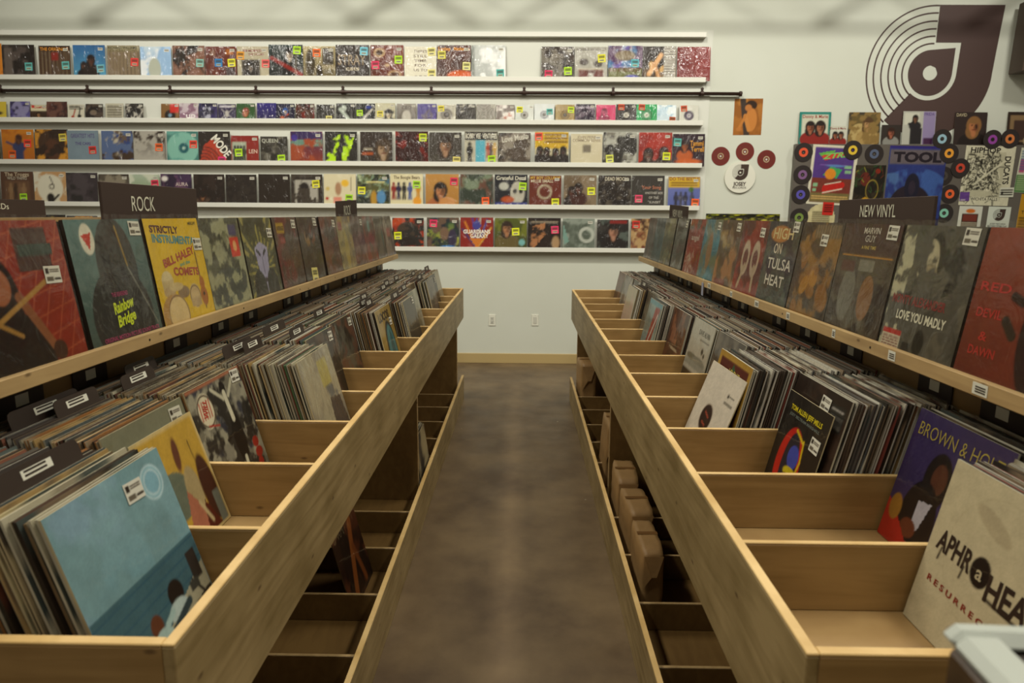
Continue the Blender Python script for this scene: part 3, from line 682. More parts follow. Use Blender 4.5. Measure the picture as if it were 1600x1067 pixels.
C = [
 (-48, 1, AB('4a4434', '6c6450'), [], 'grey-brown album cut by the left frame edge'),
 (4, 54, [('g', 'a8641c', 'c08024'), ('n', 3, 'b06c20'), ('F', .53, .72, .17, '4a2c1c', '6a4830', '3c4468'), ('r', .4, 0, .66, .5, '3c4468'), ('l', .42, .5, .15, .62, .06, '3c4468')], [(.8, .58, 'e04c3c'), (.3, .25, 'd86428')], 'orange album with a figure in a blue suit'),
 (55, 107, [('c', 'c08c34'), ('e', .5, .6, .42, .38, '4c3624'), ('e', .5, .35, .25, .35, '5a3c28'), ('n', 6, '3a2a1e')], [(.85, .76, 'ccbc54')], 'gold album with a dark round head of hair'),
 (106, 155, [('c', '7c8c94'), ('t', 'THE CARS', .5, .6, .09, '4c3c70', .5), ('t', 'GREATEST HITS', .5, .84, .13, '544c74', .75), ('v', 3, .12)], [(.8, .4, 'cc4440')], 'plain grey-blue album with purple lettering'),
 (159, 208, [('c', '6c5c4c'), ('n', 4, '3c4c7c', 'b4ac98', '4a3a2c', '5c6c8c')], [], 'album crowded with blue and brown swirls'),
 (209, 258, [('g', 'b4b0a4', '3c342e'), ('n', 4, '8a8478'), ('r', 0, .65, 1, 1, '443a32'), ('n', 6, 'a8a498')], [(.8, .5, 'e06c34')], 'black and white seascape album with an orange note'),
 (261, 310, [('c', '4c7c74'), ('e', .5, .48, .5, .5, '84b4a4'), ('n', 3, '6ca094'), ('e', .53, .48, .16, .16, '2c6468'), ('e', .53, .48, .05, .05, 'a8c4b4')], [(.84, .6, 'e05040')], 'teal album filled by a large pale disc'),
 (311, 360, [('c', '38302a'), ('p', [(0, 0), (.15, .55), (.45, .8), (.95, 0)], 'b04830')] + [('o', .15, 0, .12 + .1 * i, .03, '2e2622') for i in range(5)] + [('t', 'MODE', .72, .55, .26, 'd8d4c4', .75, -52, .03)], [(.72, .1, 'd84080')], 'black album with red wedge and slanted white lettering'),
 (361, 404, [('c', '8c3024'), ('r', .04, .0, .55, .78, 'a8b09c'), ('P', [.14, .25, .36, .47], .1, .55, ['34342c', '4a4a3c']), ('t', 'LEN', .8, .45, .14, 'c8b4a0', .3)], [(.28, .4, GR)], 'shorter red album with a pale inset photograph', 212),
 (407, 449, [('c', '4c4840'), ('n', 4, '6c685c', '38342c'), ('t', 'QUEEN', .35, .85, .14, 'a8a898', .6)], [(.78, .2, GR)], 'shorter grey album with a green note at lower right', 212),
 (454, 504, [('g', '8c4024', '3c2c54'), ('r', 0, .55, 1, .75, '6c8c7c'), ('n', 3, '9c5030'), ('r', 0, .78, 1, 1, '40305c'), ('e', .12, .8, .1, .1, '4c3c8c')], [], 'rainbow album fading from purple to burnt orange'),
 (508, 558, [('c', '2c2820'), ('p', [(0, 0), (.15, .7), (.5, .95), (.35, .2), (.3, 0)], 'b4d81c'), ('p', [(.5, .0), (.6, .9), (.95, 1), (.8, .4), (.75, 0)], 'b4d81c'), ('n', 5, '34302a')], [], 'black and neon lime album'),
 (563, 613, [('c', '40362e'), ('F', .72, .48, .42, '4a3a28', '9c8468', '30281e'), ('r', .05, .3, .4, .38, 'a8582c'), ('r', .1, .45, .38, .5, 'b0a894')], [], 'dark brown album with a large smiling face at right'),
 (618, 669, [('g', '5c1c14', '8c2c1c'), ('F', .5, .62, .26, '241814', '543424', '2c1c16'), ('n', 5, '3c1c14')], [(.84, .82, 'c4d438')], 'red album with a shadowy figure and a lime note'),
 (671, 721, [('c', '4a443c'), ('F', .5, .6, .4, '3a2c20', '9c7c60', '4a4438')], [(.84, .14, 'd8cc7c')], 'grey album filled by a long-haired face'),
 (726, 778, [('c', 'b4b09c'), ('r', 0, .74, 1, 1, '2e2822'), ('t', 'BOBBY VEE  VENTURES', .5, .87, .15, 'd4d0bc', .94), ('r', .33, 0, .62, .74, '5ca8b8'), ('P', [.15], .08, .6, ['2c2824']), ('P', [.7, .8, .9], .25, .42, ['a8543c', '5c4a4c', 'c0a05c'])], [(.82, .18, GR)], 'album with black title bar and blue centre panel'),
 (779, 829, AB('342e28', '54483c', '8a8274') + [('t', 'Love Music', .5, .85, .18, 'c4c0b0', .8, 8)], [], 'dark album with slanted white script'),
 (835, 889, [('c', 'c4bc9c'), ('r', 0, .5, 1, 1, 'c4a424'), ('F', .15, .45, .17, '2c241e', '4c4038', '342c28'), ('F', .36, .42, .17, '2c241e', '4c4038', '342c28'), ('F', .62, .4, .17, '2c241e', '4c4038', '342c28'), ('F', .85, .45, .17, '2c241e', '4c4038', '342c28'), ('h', .3, .65, .95, .97, 3, '7c5c1c')], [(.12, .86, 'e0604c')], 'yellow and white album with four dark busts'),
 (892, 941, [('c', 'c4bca0'), ('r', .38, .42, .64, .66, '7c7464'), ('t', 'JOHN PRINE', .5, .9, .09, '8a7c64', .6), ('t', 'COMMON SENSE', .5, .8, .09, '8a7c64', .9)], [], 'cream album with a tiny square picture in its middle'),
 (943, 995, [('c', '44403a'), ('n', 4, '7c786c', 'a8a89c', '34302a')], [(.2, .22, 'd4d868')], 'mottled black and white album with a pale yellow note'),
 (998, 1050, [('c', '8c2c20'), ('n', 3, 'a43c2c'), ('F', .3, .35, .26, '342420', '6c5c50', '443a34'), ('F', .76, .4, .24, '342420', '7c6c60', '4c423c')], [(.84, .3, 'd4dc34')], 'red album with grey figures and a yellow note'),
 (1051, 1101, [('c', '382830'), ('F', .38, .62, .2, '342018', 'a8643c', 'b4602c'), ('e', .5, .15, .4, .09, 'c0642c'), ('t', 'Tammi', .75, .72, .16, 'c88c28', .42), ('t', 'Terrell', .78, .54, .16, 'c88c28', .4)], [(.14, .74, '64b0a8')], 'dark album with an orange reclining figure at its shelf end'),
]
D = [
 (-50, -1, AB('6a6048', '4a4030'), [], 'olive album cut by the left frame edge'),
 (2, 53, [('c', '5c4230'), ('r', .12, .1, .88, .72, '6c5038'), ('t', 'The Troggs', .5, .92, .12, 'b4a488', .75), ('t', 'WILD THING', .5, .8, .09, 'a8a08c', .6), ('P', [.3, .45, .58, .7], .15, .5, ['8c7050', '4a3828', '7c6044'])], [(.68, .22, 'a8d838')], 'brown framed album with a green note'),
 (54, 104, [('c', 'ccc8b4'), ('n', 3, 'b89468'), ('e', .5, .5, .4, .42, 'd0ccb8'), ('e', .5, .2, .12, .15, '2c2620'), ('l', .5, .05, .75, .3, .06, '2c2620'), ('o', .55, .55, .07, .03, '4c443c'), ('l', .5, .85, .6, .6, .03, '4c443c')], [], 'white album with a small black cartoon figure'),
 (104, 153, [('c', '40383a'), ('n', 2.5, '50484a', '34302e')], [], 'plain slate grey album'),
 (155, 202, AB('5c5448', '3c342c', '8a8270'), [], 'dark album half hidden by the big ROCK sign'),
 (203, 250, [('g', '6c8444', 'a8b4a0'), ('n', 3, 'c4c8b4')], [(.85, .7, 'd83c60')], 'pale green album rising behind the big ROCK sign'),
 (252, 300, [('c', '4c3854'), ('n', 3, '6c4c64', '3a2c40'), ('t', 'AURA', .68, .68, .12, 'b4a49c', .4), ('e', .13, .85, .1, .08, 'd8d4cc')], [(.78, .4, 'c4e02c')], 'purple album with a green note above the ROCK sign'),
 (303, 351, [('c', '3c3028'), ('F', .28, .4, .26, '3a241a', '8c6444', '5c4a3c'), ('n', 5, '30261e')], [], 'dark brown album with a face in its lower left'),
 (353, 401, [('c', '322a24'), ('v', 3, .25), ('n', 7, '3c342c')], [], 'black crinkled album, left of the all-black one'),
 (404, 453, [('c', '33291f')], [], 'all-black album'),
 (455, 504, [('c', '3a322a'), ('r', .12, .05, .85, .82, 'b0ac9c'), ('r', .14, .07, .83, .8, 'a8a498'), ('e', .42, .55, .16, .2, '302822'), ('e', .4, .2, .22, .3, '302822'), ('n', 6, '4a4238')], [(.8, .7, 'dcd838')], 'black-bordered album with a silhouette photograph'),
 (506, 556, [('c', 'd0c8a8'), ('e', .66, .72, .12, .11, 'dcb43c'), ('r', .3, .08, .55, .3, 'd08c78'), ('e', .45, .55, .1, .2, 'a88464'), ('e', .1, .25, .05, .05, 'b04838'), ('l', .85, .5, .85, .9, .02, '8a7c64'), ('e', .12, .55, .06, .06, 'c4b06c')], [(.78, .26, 'a8d434')], 'cream album with a yellow sun'),
 (558, 608, [('c', '7c8c6c'), ('n', 5, 'a4b08c', '4c6c7c', '5c5c34', '2e3428'), ('e', .52, .25, .1, .25, 'b08c34'), ('e', .75, .3, .14, .2, '5c8cb0'), ('h', .3, .72, .85, .8, 1, 'd0c888')], [(.14, .5, 'dcdc38')], 'busy green album with a yellow note on its left'),
 (610, 661, [('c', 'd0c8a4'), ('P', [.1, .25, .42, .6, .85], .25, .5, ['8c3028', '342c48', '34302a', '4c5c8c', 'c08c2c']), ('e', .82, .18, .13, .13, 'd89c34'), ('t', 'The Boogie Bears', .5, .9, .1, '5c4c34', .8)], [(.8, .68, 'a8d434')], 'cream album with five small bandsmen'),
 (665, 717, [('g', 'a87c3c', 'b88c4c'), ('F', .45, .5, .34, '2c2018', 'b07c54', 'a86c44'), ('e', .65, .15, .25, .16, 'c08c54')], [(.85, .78, 'd83460')], 'golden album with a dark-haired woman'),
 (719, 770, [('c', '5c6854'), ('n', 3, '78846c', '6c4c3c', '3c4438')], [(.78, .2, 'f06c34')], 'murky green album with an orange note'),
 (773, 824, [('c', '2c2c30'), ('e', .7, .45, .22, .35, 'b4b0a0'), ('e', .62, .5, .06, .07, '2c2824'), ('e', .8, .5, .06, .07, '2c2824'), ('e', .28, .65, .15, .12, 'b4b4a8'), ('r', 0, 0, 1, .16, '3c4488'), ('e', .4, .25, .2, .1, 'b0582c'), ('t', 'Grateful Dead', .5, .9, .12, 'd0ccb8', .9)] + [('e', x, .08, .03, .03, 'd8d4cc') for x in (.1, .3, .5, .7, .9)], [(.85, .65, GR)], 'dark album with pale skull shapes over a starry blue foot'),
 (827, 877, [('c', '6c3424'), ('o', .48, .5, .2, .07, 'a89c84'), ('v', 5, .2), ('t', 'MY BOY LOLLIPOP', .5, .93, .09, 'c8a444', .92), ('t', 'MILLIE SMALL', .4, .83, .09, 'c8bca0', .7)], [(.82, .18, 'dce034')], 'brick red album with a pale crescent'),
 (881, 932, [('c', '70604a'), ('n', 3, '84745c'), ('F', .25, .5, .22, '2c201a', '5a3c2c', '342a24'), ('F', .45, .6, .22, '2c201a', '5a3c2c', '4a2c24')], [(.84, .52, 'dce034')], 'khaki brown album with a dark couple'),
 (935, 986, [('c', '322a22'), ('n', 6, '5c5448', '2a221c'), ('t', 'DEAD MOON', .55, .9, .11, 'bcb49c', .7)], [], 'black album with one line of pale lettering'),
 (987, 1038, [('c', '44403a'), ('t', 'Your Song', .6, .65, .1, 'a8684c', .6), ('t', 'ANOTHER SIDE', .68, .48, .07, 'a8a498', .55), ('t', 'OF THE', .68, .34, .07, 'a8a498', .3), ('t', 'SUNSET', .72, .2, .07, 'a8a498', .35)], [(.22, .3, 'e05878')], 'charcoal album with a pink note and rows of grey lettering'),
 (1044, 1094, [('g', '5c68a0', '7078ac'), ('r', 0, .66, 1, 1, 'c8a834'), ('t', 'DO THE BEETLE', .5, .93, .1, '7c3c24', .92), ('h', .1, .7, .9, .85, 2, '7c5c24'), ('P', [.25, .4, .55, .75], .05, .48, ['3c3c4c', '4c4c5c']), ('e', .72, .6, .08, .08, '4c6c34')], [(.85, .2, 'f07034')], 'yellow-topped blue album at the right end of its shelf'),
]
E = [
 (70, 104, [('c', '2e2a26'), ('e', .4, .85, .1, .1, '8c7c3c')], [], 'black album peeping over the left display records'),
 (105, 153, [('c', '34303c'), ('t', 'CITIES', .55, .92, .13, 'd89430', .6)], [], 'dark album with orange lettering above the blue-grey display record'),
 (310, 354, [('g', '2c3454', 'b06038', 0)], [], 'rust and navy album peeping over the display records'),
 (357, 405, [('c', 'b8b09c'), ('n', 3, 'c8c0a8')], [], 'pale album whose top shows over the display records'),
 (613, 662, [('c', '98381c'), ('n', 3, 'b04c24'), ('e', .5, .6, .36, .28, '4c4034'), ('n', 6, '34302a'), ('e', .45, .25, .3, .15, '302822')], [(.18, .44, 'dce034')], 'rust red album at the left of the lowest row'),
 (667, 717, [('g', 'b8b43c', '2c5c48'), ('n', 4, '344438', '2c3038', '6c5848'), ('e', .55, .5, .14, .2, '7c6450'), ('e', .8, .35, .14, .3, '40384c'), ('e', .65, .06, .25, .08, '3c84c0')], [(.2, .82, 'e03c6c')], 'album fading from green to yellow with crowded dark shapes'),
 (719, 771, [('c', '8c2c20')] + [('l', .5, .05, .5 + .45 * math.cos(a), .5 + .6 * math.sin(a), .05, c) for a, c in ((.3, 'd0a43c'), (.8, '4c5490'), (1.3, 'b0b0a8'), (1.9, '5c3c8c'), (2.5, 'd08c34'), (2.9, '384878'))] + [('p', [(.3, .35), (.5, .05), (.7, .35)], 'c87c2c'), ('p', [(.35, .75), (.5, .97), (.65, .75), (.5, .6)], '4c4c90'), ('t', 'GUARDIANS', .5, .57, .12, 'e0dccc', .82, 0, .03), ('t', 'GALAXY', .58, .44, .12, 'e0dccc', .55, 0, .03)], [], 'red album with bold white lettering over bright diagonal bars'),
 (773, 823, [('g', '4a4c28', '5c6428'), ('n', 3, '74782c'), ('F', .38, .68, .3, '3c2c20', 'a87c58', '6c6038'), ('e', .85, .25, .1, .1, '7cb0ac')], [(.66, .58, 'e0e434')], 'olive album with a long-haired figure and a bright yellow note'),
 (825, 876, [('c', '2c221c'), ('p', [(.05, .05), (.15, .75), (.5, .85), (.55, .5), (.2, .1)], 'a87850'), ('n', 5, '34281e'), ('e', .85, .25, .12, .2, 'a88c68'), ('h', .1, .84, .9, .9, 1, 'b4a890')], [(.83, .64, 'e04874')], 'near black album with a tan angular shape'),
 (879, 929, [('c', '70786c'), ('n', 3, '8c9488', '5c6458'), ('o', .75, .5, .2, .1, 'b0b4a8'), ('p', [(.0, .9), (.1, .6), (.2, .3), (.05, .2)], '7c9c90')], [], 'grey-green album with a pale swirl'),
 (933, 982, [('c', '3c3832'), ('n', 4, '5c645c', '2c2824'), ('F', .52, .62, .34, '2a1e18', 'a88068', '2c2622'), ('r', .4, .88, .95, .97, '8c2c24')], [], 'dark album with a short-haired woman'),
 (986, 1037, [('c', '6c3c24'), ('n', 4, '8c5c3c', '4c3020', 'b09468')], [(.15, .82, 'cc3c34')], 'rusty brown album partly behind the right display records'),
]
rng0 = random.Random(4)
def put_row(items, row, group, seed0, H0=None, single=False):
    z = SH[row]; T = .0035
    for i, it in enumerate(items):
        x0, x1, ops, notes, desc = it[:5]
        a = wp(x0, ROWS[row] - 25, .045).x; c = wp(x1, ROWS[row] - 25, .045).x
        W = min(c - a, .323 if not single else .2)
        if len(it) > 5: W = min(W, .268)
        H = min(W, .318) if not single else min(W * .97, .183)
        if x0 < 0: W = H = (.318 if not single else .18); a = c - W
        if W < .25 and not single and len(it) <= 5: H = .316
        lean = R(rng0.uniform(4.2, 6.0) if not single else 8)
        y = YW - .0615 + T
        ops = [o for o in ops if not (o[0] == 'n' and o[1:] == (5, 'x'))]
        if single: base = [('v', 3, .08)]
        ob = art_obj('record_single' if single else 'record_album', ops, W, H, T, 26 if not single else 18, seed0 + i,
                     'wrap', ((a + c) / 2, y, z + .0006), (-lean, R(rng0.uniform(-.6, .6)) * 0, 0), edge='8c8470')
        tag(ob, desc + ('' if single else
            {'top': ', top wall shelf', 'third': ', third wall shelf', 'fourth': ', fourth wall shelf', 'lowest': ', lowest wall shelf'}[row]),
            'record', group)
        for (fx, fy, col) in notes:
            stick(ob, W, H, T, fx, fy, .072 if not single else .058, .072 if not single else .055, col, 'note', rng0.uniform(-4, 4), 'price_note')
        if rng0.random() < .8 and not any(n[1] > .7 and n[0] > .6 for n in notes):
            stick(ob, W, H, T, .86, .88, .045 if not single else .032, .024 if not single else .018, 'd0cec0', 'plain', 0)
put_row(A, 'top', 'albums on the top wall shelf', 100)
put_row(Bs, 'single', 'singles on the wall shelf', 200, single=True)
put_row(C, 'third', 'albums on the wall shelf below the singles', 300)
put_row(D, 'fourth', 'albums on the second lowest wall shelf', 400)
put_row(E, 'lowest', 'albums on the lowest wall shelf', 500)

# ------------------------------------------------------------------ right part of the wall
def flat(name, px0, py0, px1, py1, ops, label, cat, n=40, seed=1, off=.0, T=.001, rot=0, mt='matte', group=None, edge='c8c4b4', lean=0):
    a = wp(px0, py1, off); c = wp(px1, py1, off); d = wp((px0 + px1) / 2, py0, off)
    W = c.x - a.x; H = d.z - (a.z + c.z) / 2
    ob = art_obj(name, ops, W, H, T, n, seed, mt, ((a.x + c.x) / 2, YW - off, (a.z + c.z) / 2), (-lean, R(rot), 0), edge=edge)
    tag(ob, label, cat, group); return ob, W, H

# wall logo: a vinyl-cut J with record grooves
def logo(ox, oz, k, y0, y1, mats, parent, wall=True):
    """unit logo: centre of record at (0,0); outer groove radius 1"""
    def P(l): return [(ox + k * x, oz + k * z) for x, z in l]
    b = MB()
    right = [(0.0, 1.0), (1.0, 1.0)]
    # solid J body: top bar, right stem, bowl to lower-left, minus the drop
    outer = [(0.04, 1.02), (1.06, 1.02), (1.02, .5), (.985, 0.05)] + [(.985 * math.cos(R(t)), .985 * math.sin(R(t))) for t in range(-4, -134, -6)]
    inner = [(.40 * math.cos(R(t)), .42 * math.sin(R(t))) for t in range(-128, 1, 8)] + [(.42, .0), (.44, .46), (.04, .46)]
    # build as quads between an outer and an inner polyline of equal count
    def resample(pts, n):
        d = [0]
        for i in range(1, len(pts)): d.append(d[-1] + math.dist(pts[i], pts[i - 1]))
        out = []
        for i in range(n):
            t = d[-1] * i / (n - 1); j = max(q for q in range(len(d)) if d[q] <= t + 1e-9); j = min(j, len(d) - 2)
            f = (t - d[j]) / max(d[j + 1] - d[j], 1e-9); out.append((pts[j][0] + f * (pts[j + 1][0] - pts[j][0]), pts[j][1] + f * (pts[j + 1][1] - pts[j][1])))
        return out
    segs = [([(0.04, 1.02), (1.06, 1.02)], [(0.04, .46), (.44, .46)], 10),
            ([(1.06, 1.02), (1.02, .5), (.985, 0.0)], [(.44, .46), (.42, 0)], 12),
            ([(.985 * math.cos(R(t)), .985 * math.sin(R(t))) for t in range(0, -133, -4)], [(.42 * math.cos(R(t)), .42 * math.sin(R(t))) for t in range(0, -133, -4)], 34)]
    for o, i_, n in segs:
        o = resample(o, n); i_ = resample(i_, n)
        for q in range(n - 1): b.prism(P([o[q], i_[q], i_[q + 1], o[q + 1]][::-1]), y0, y1)
    # grooves
    for r in (1.01, .90, .78, .665, .555, .445):
        b.ring((ox, 0, oz), k * (r - .011), k * (r + .011), y0, y1, 60, 0, 88, 229)
    # inner drop with centre hole
    dro = [(.35 * math.cos(R(t)), .35 * math.sin(R(t))) for t in range(90, 361, 6)] + [(.36, .38)]
    hole = [(.115 * math.cos(R(t)), .115 * math.sin(R(t))) for t in range(90, 361, 6)] + [(.08, .08)]
    m = len(dro)
    for q in range(m):
        j = (q + 1) % m
        b.prism(P([dro[q], hole[q], hole[j], dro[j]]), y0, y1)
    return b
c0 = wp(1453, 114); k = (wp(1453, 114).x - wp(1355, 114).x)
lg = MB()
b = logo(0, 0, k, -.003, 0, None, None)
ob = b.build('wall_logo', mat('dark_brown_wall_vinyl', '44302a', .6)); ob.location = (c0.x, YW - .0002, c0.z)
tag(ob, 'huge dark brown record-and-letter emblem painted on the right of the back wall', 'wall emblem')

# speaker at the frame's right edge
t = empty('wall_speaker', wp(1610, 62, .0)); tag(t, 'brown box speaker mounted high at the right frame edge', 'speaker')
t.rotation_euler = (R(4), 0, R(-12))
sp = mat('brown_speaker_cabinet', '4c3c30', .6)
b = MB(); b.box(-.17, .17, -.36, -.08, -.31, .30, bev=.006); b.build('cabinet', sp, t)
b = MB(); b.box(-.15, .15, -.372, -.3605, -.29, .28, bev=.004); b.build('grille', mat('speaker_cloth', '3c3028', .95, bump=.4, bscale=400), t)
b = MB(); b.tube((0, -.08, 0), (0, .012, 0), .02, 10); b.build('bracket', M['pipe'], t)

# loose things on the wall
flat('poster', 1145, 154, 1189, 211, [('g', 'a46c30', 'b07c3c'), ('n', 3, '98642c'), ('l', .3, .95, .48, .0, .2, '4c4038'), ('e', .6, .82, .2, .13, '3c2c20'), ('e', .62, .42, .2, .32, 'c08444'), ('e', .5, .75, .12, .09, 'b87c44'), ('l', .55, .15, .4, .52, .13, 'c48a4a'), ('l', .4, .52, .2, .18, .09, 'bc8040'), ('e', .2, .16, .1, .05, 'b87c40')],
     'small golden brown poster of a curled-up figure, hung alone under the pipe end', 'poster', 44, 3, .001, rot=-.5)
vin = mat('black_vinyl', '282220', .35, spec=.6); red_v = mat('red_vinyl', '6c241c', .4)
def vinyl(px, py, off, col, labelcol, label, group, r=.0885, holecol='2a2420', rl=.043, disc_m=None, art=None, hole=.019):
    p = wp(px, py, off)
    t = empty('vinyl_single', p); tag(t, label, 'record', group)
    b = MB(); b.ring((0, 0, 0), hole * .5, r, -.0008, .0008, 40)
    b.ring((0, 0, 0), r - .003, r, -.0014, .0014, 40)
    d = b.build('disc', disc_m or vin, t)
    b = MB()
    for q in range(5): b.ring((0, 0, 0), rl + .006 + q * .008, rl + .0068 + q * .008, -.0010, -.0008, 40)
    b.build('groove', M['black'], d)
    b = MB(); b.ring((0, 0, 0), hole, rl, -.0012, -.0008, 32); l = b.build('centre_label', mat('label_' + labelcol, labelcol, .6), t)
    if art:
        b = MB()
        for (aa, ab, r0, r1) in art[1]: b.ring((0, 0, 0), r0, r1, -.0014, -.0012, 16, 0, aa, ab)
        b.build('label_print', mat('label_print_' + art[0], art[0], .6), l)
    return t
g = 'red vinyl discs round the white store sign'
vinyl(1126, 244, .002, '', 'a08c68', 'dark red vinyl disc, leftmost of the three round the white sign', g, .088, rl=.03, disc_m=red_v, hole=.021)
vinyl(1164, 237, .002, '', 'b09c78', 'dark red vinyl disc straight above the white sign', g, .088, rl=.03, disc_m=red_v, hole=.021)
vinyl(1197.5, 249, .002, '', 'a89878', 'dark red vinyl disc, rightmost of the three round the white sign', g, .088, rl=.03, disc_m=red_v, hole=.021)
p = wp(1156, 277, .012)
t = empty('round_sign', p); tag(t, 'round white store sign with a small dark emblem and lettering', 'sign')
b = MB(); b.ring((0, 0, 0), .0, .148, -.006, .010, 48); b.build('plate', M['white'], t)
b = logo(0, .045, .075, -.0075, -.0061, None, None); b.build('emblem', M['sign'], t)
def text_obj(s, x, z, h, width, y, m, parent, th=.012, shear=0, name='lettering'):
    v, f = put_text(s, x, z, h, width, 0, th, shear)
    b = MB(); b.v = [(q[0], y, q[1]) for q in v]; b.f = [tuple(ff) for ff in f]; b.mi = [0] * len(f)
    return b.build(name, m, parent)
text_obj('JOSEY', 0, -.062, .036, .125, -.0066, M['sign'], t, .04)
text_obj('RECORDS', 0, -.098, .020, .13, -.0066, M['sign'], t)

strip = [('c', '26261a'), ('n', 8, '8c8c24', '2c2c1c'), ('b', 30, .03, ['a8a82c', 'c4c048', '6c7420'])]
flat('photo_strip', 1101, 334, 1216, 372, strip + [('r', 0, .36, 1, .44, '8c3028')], 'long dark strip of yellow-green photographs low on the wall behind the right display records', 'poster', 60, 9, .002)

# grey display board
a = wp(1240, 226); c = wp(1640, 226); z1 = wp(1300, 226).z
t = empty('display_board', (a.x, YW, .9)); tag(t, 'grey board behind the posters and vinyl singles on the right', 'display board')
gb = mat('grey_laminate', '5c564e', .4)
b = MB(); b.box(0, 2.2, -.060, -.0006, 0, z1 - .9, bev=.002); b.build('panel', gb, t)
OFF = .0625
def stand(px0, py0, px1, ops, label, H=None, n=36, seed=1):
    off = .034
    a = wp(px0, 226, off).x; c = wp(px1, 226, off).x; W = c - a
    ob = art_obj('record_single' if W < .25 else 'record_album', ops, W, W * 1.0, .003, n, seed, 'gloss', ((a + c) / 2, YW - off, z1 + .0006), (-R(4), 0, 0), edge='5c5448')
    tag(ob, label, 'record', 'records standing on top of the grey board'); return ob
stand(1247, 181, 1296, [('c', '2c8478'), ('r', .08, 0, .92, .92, 'c4c4b0'), ('F', .36, .52, .26, '2c201a', '9c6448', '8c2c24'), ('F', .68, .52, .28, '2c201a', 'a06c50', '8c2c24'), ('t', 'Donny & Marie', .5, .86, .1, '8c3028', .8)], 'teal-bordered album with two smiling faces, leftmost on the grey board')
stand(1294, 205, 1322, [('c', 'c4c4b4'), ('F', .36, .5, .26, '2c201a', '9c6448', '8c2c24'), ('F', .68, .5, .26, '2c201a', 'a06c50', '8c2c24'), ('t', 'Donny & Marie', .5, .87, .12, '7c2c28', .85)], 'small white single with two faces beside the teal-bordered album', n=24)
stand(1324, 182, 1373, [('c', '4a4234'), ('r', .08, .06, .94, .92, '6c5c34'), ('e', .35, .35, .3, .3, 'b4a06c'), ('F', .62, .62, .3, '5c4428', 'b08c60', 'a8905c'), ('n', 5, '8c7444')], 'brown album with two tan faces, second album on the grey board')
stand(1376, 206, 1406, [('c', '3a322c'), ('F', .5, .6, .34, '3c2418', 'a0644c', '8c8c84')], 'small dark single with one curly-haired face on the grey board', n=24)
stand(1408, 184, 1459, [('c', 'b4b4a8'), ('r', .62, 0, 1, 1, '9488a8'), ('r', .05, .6, .5, .95, 'c8c8b8'), ('F', .38, .78, .15, '241c18', '7c5c48', '2e2a2c'), ('r', .24, 0, .6, .5, '2e2a2c'), ('l', .2, .62, .38, .55, .08, '2e2a2c'), ('r', .66, .0, .95, .2, '4c2c4c'), ('t', 'FRIDA', .8, .92, .09, '5c4c7c', .3)], 'pale lavender album with a person in black')
stand(1489, 186, 1539, [('c', '3c302c'), ('F', .6, .58, .38, '8c6840', 'b07850', '2c2420'), ('t', 'DAVID', .2, .92, .1, 'a89c7c', .32)], 'dark album with a blond curly-haired face on the grey board')
stand(1571, 187, 1622, [('c', '3a2c22'), ('r', .08, .1, .95, .9, '8c7454'), ('r', .2, .15, .95, .75, '4c3830'), ('F', .75, .4, .18, '4c3828', 'a88460', 'a89878')], 'dark brown framed album at the right frame edge')
g = 'vinyl singles pinned to the grey board'
VS = [(1255.5, 238, 'd04c24', 'black single with a red-orange label at the board\'s top left corner'),
      (1254, 273, '74507c', 'black single with a dusty purple label at the board\'s left edge'),
      (1251, 304, '5048a0', 'black single with an indigo label at the board\'s left edge'),
      (1248.5, 340, '6c8438', 'black single with a green and cream label, lowest at the left edge'),
      (1332.5, 234.5, 'd0b02c', 'black single with a yellow label on the car poster\'s corner'),
      (1366, 240.5, '4c5870', 'black single with a slate blue label left of the blue poster'),
      (1483, 239.5, 'd8942c', 'black single with an amber label right of the blue poster\'s title'),
      (1474, 275, '3c3630', 'black single with a black and white label half behind the blue poster'),
      (1484, 303, 'd85c28', 'black single with a bright orange label right of the blue poster'),
      (1475, 333, '7cb8a0', 'black single with a mint label right of the NEW VINYL sign'),
      (1472, 217, '8cb0bc', 'black single with a sky blue label on the board\'s top edge'),
      (1551, 218, '8c3c94', 'black single with a violet label on the board\'s top edge'),
      (1578, 217, 'c87438', 'black single with a half orange label on the board\'s top edge')]
for i, (px, py, c, lab) in enumerate(VS):
    vinyl(px, py, (.0675 if i in (4, 6) else .0635) if py > 222 else .0645, '', c, lab, g)
vinyl(1500.6, 262.5, .069, '', 'b83c24', 'black single with a dark red label overlapping the pen-drawn poster', g)

flat('poster', 1259, 227, 1330, 320, [('c', 'cfcbb6'), ('r', .06, .04, .93, .96, '5c4484'), ('r', .06, .04, .93, .45, '7c4034'), ('r', .06, .04, .93, .2, '7c7048'), ('n', 9, '6c3c5c') if False else ('r', .2, .66, .8, .68, '7c5ca0'),
      ('p', [(.15, .86), (.5, .92), (.48, .88), (.2, .8)], '6cac54'), ('p', [(.2, .82), (.85, .93), (.8, .86), (.3, .74)], 'c0503c'), ('t', 'ZTRIA', .55, .84, .09, '7cb45c', .65, 8, .03, .4),
      ('p', [(.3, .5), (.45, .65), (.7, .6), (.6, .45)], '4ca064'), ('e', .45, .52, .12, .09, 'd08c30'), ('p', [(.3, .28), (.35, .34), (.75, .4), (.8, .34), (.72, .26), (.33, .18)], 'b83028'), ('l', .33, .2, .74, .28, .02, 'd0ccb8'), ('l', .36, .34, .7, .4, .015, 'd8d4c0'),
      ('r', .74, .62, .9, .67, '8cb48c'), ('r', .76, .54, .9, .59, '8cb48c'), ('r', .1, .3, .2, .36, '8cb48c'), ('r', .1, .22, .18, .27, '8cb48c'), ('e', .55, .66, .2, .02, '6484b4'),
      ('h', .1, .08, .9, .16, 2, 'c8a86c')], 'white-bordered poster of a red classic car over purple and brown', 'poster', 70, 5, OFF, rot=2.5)
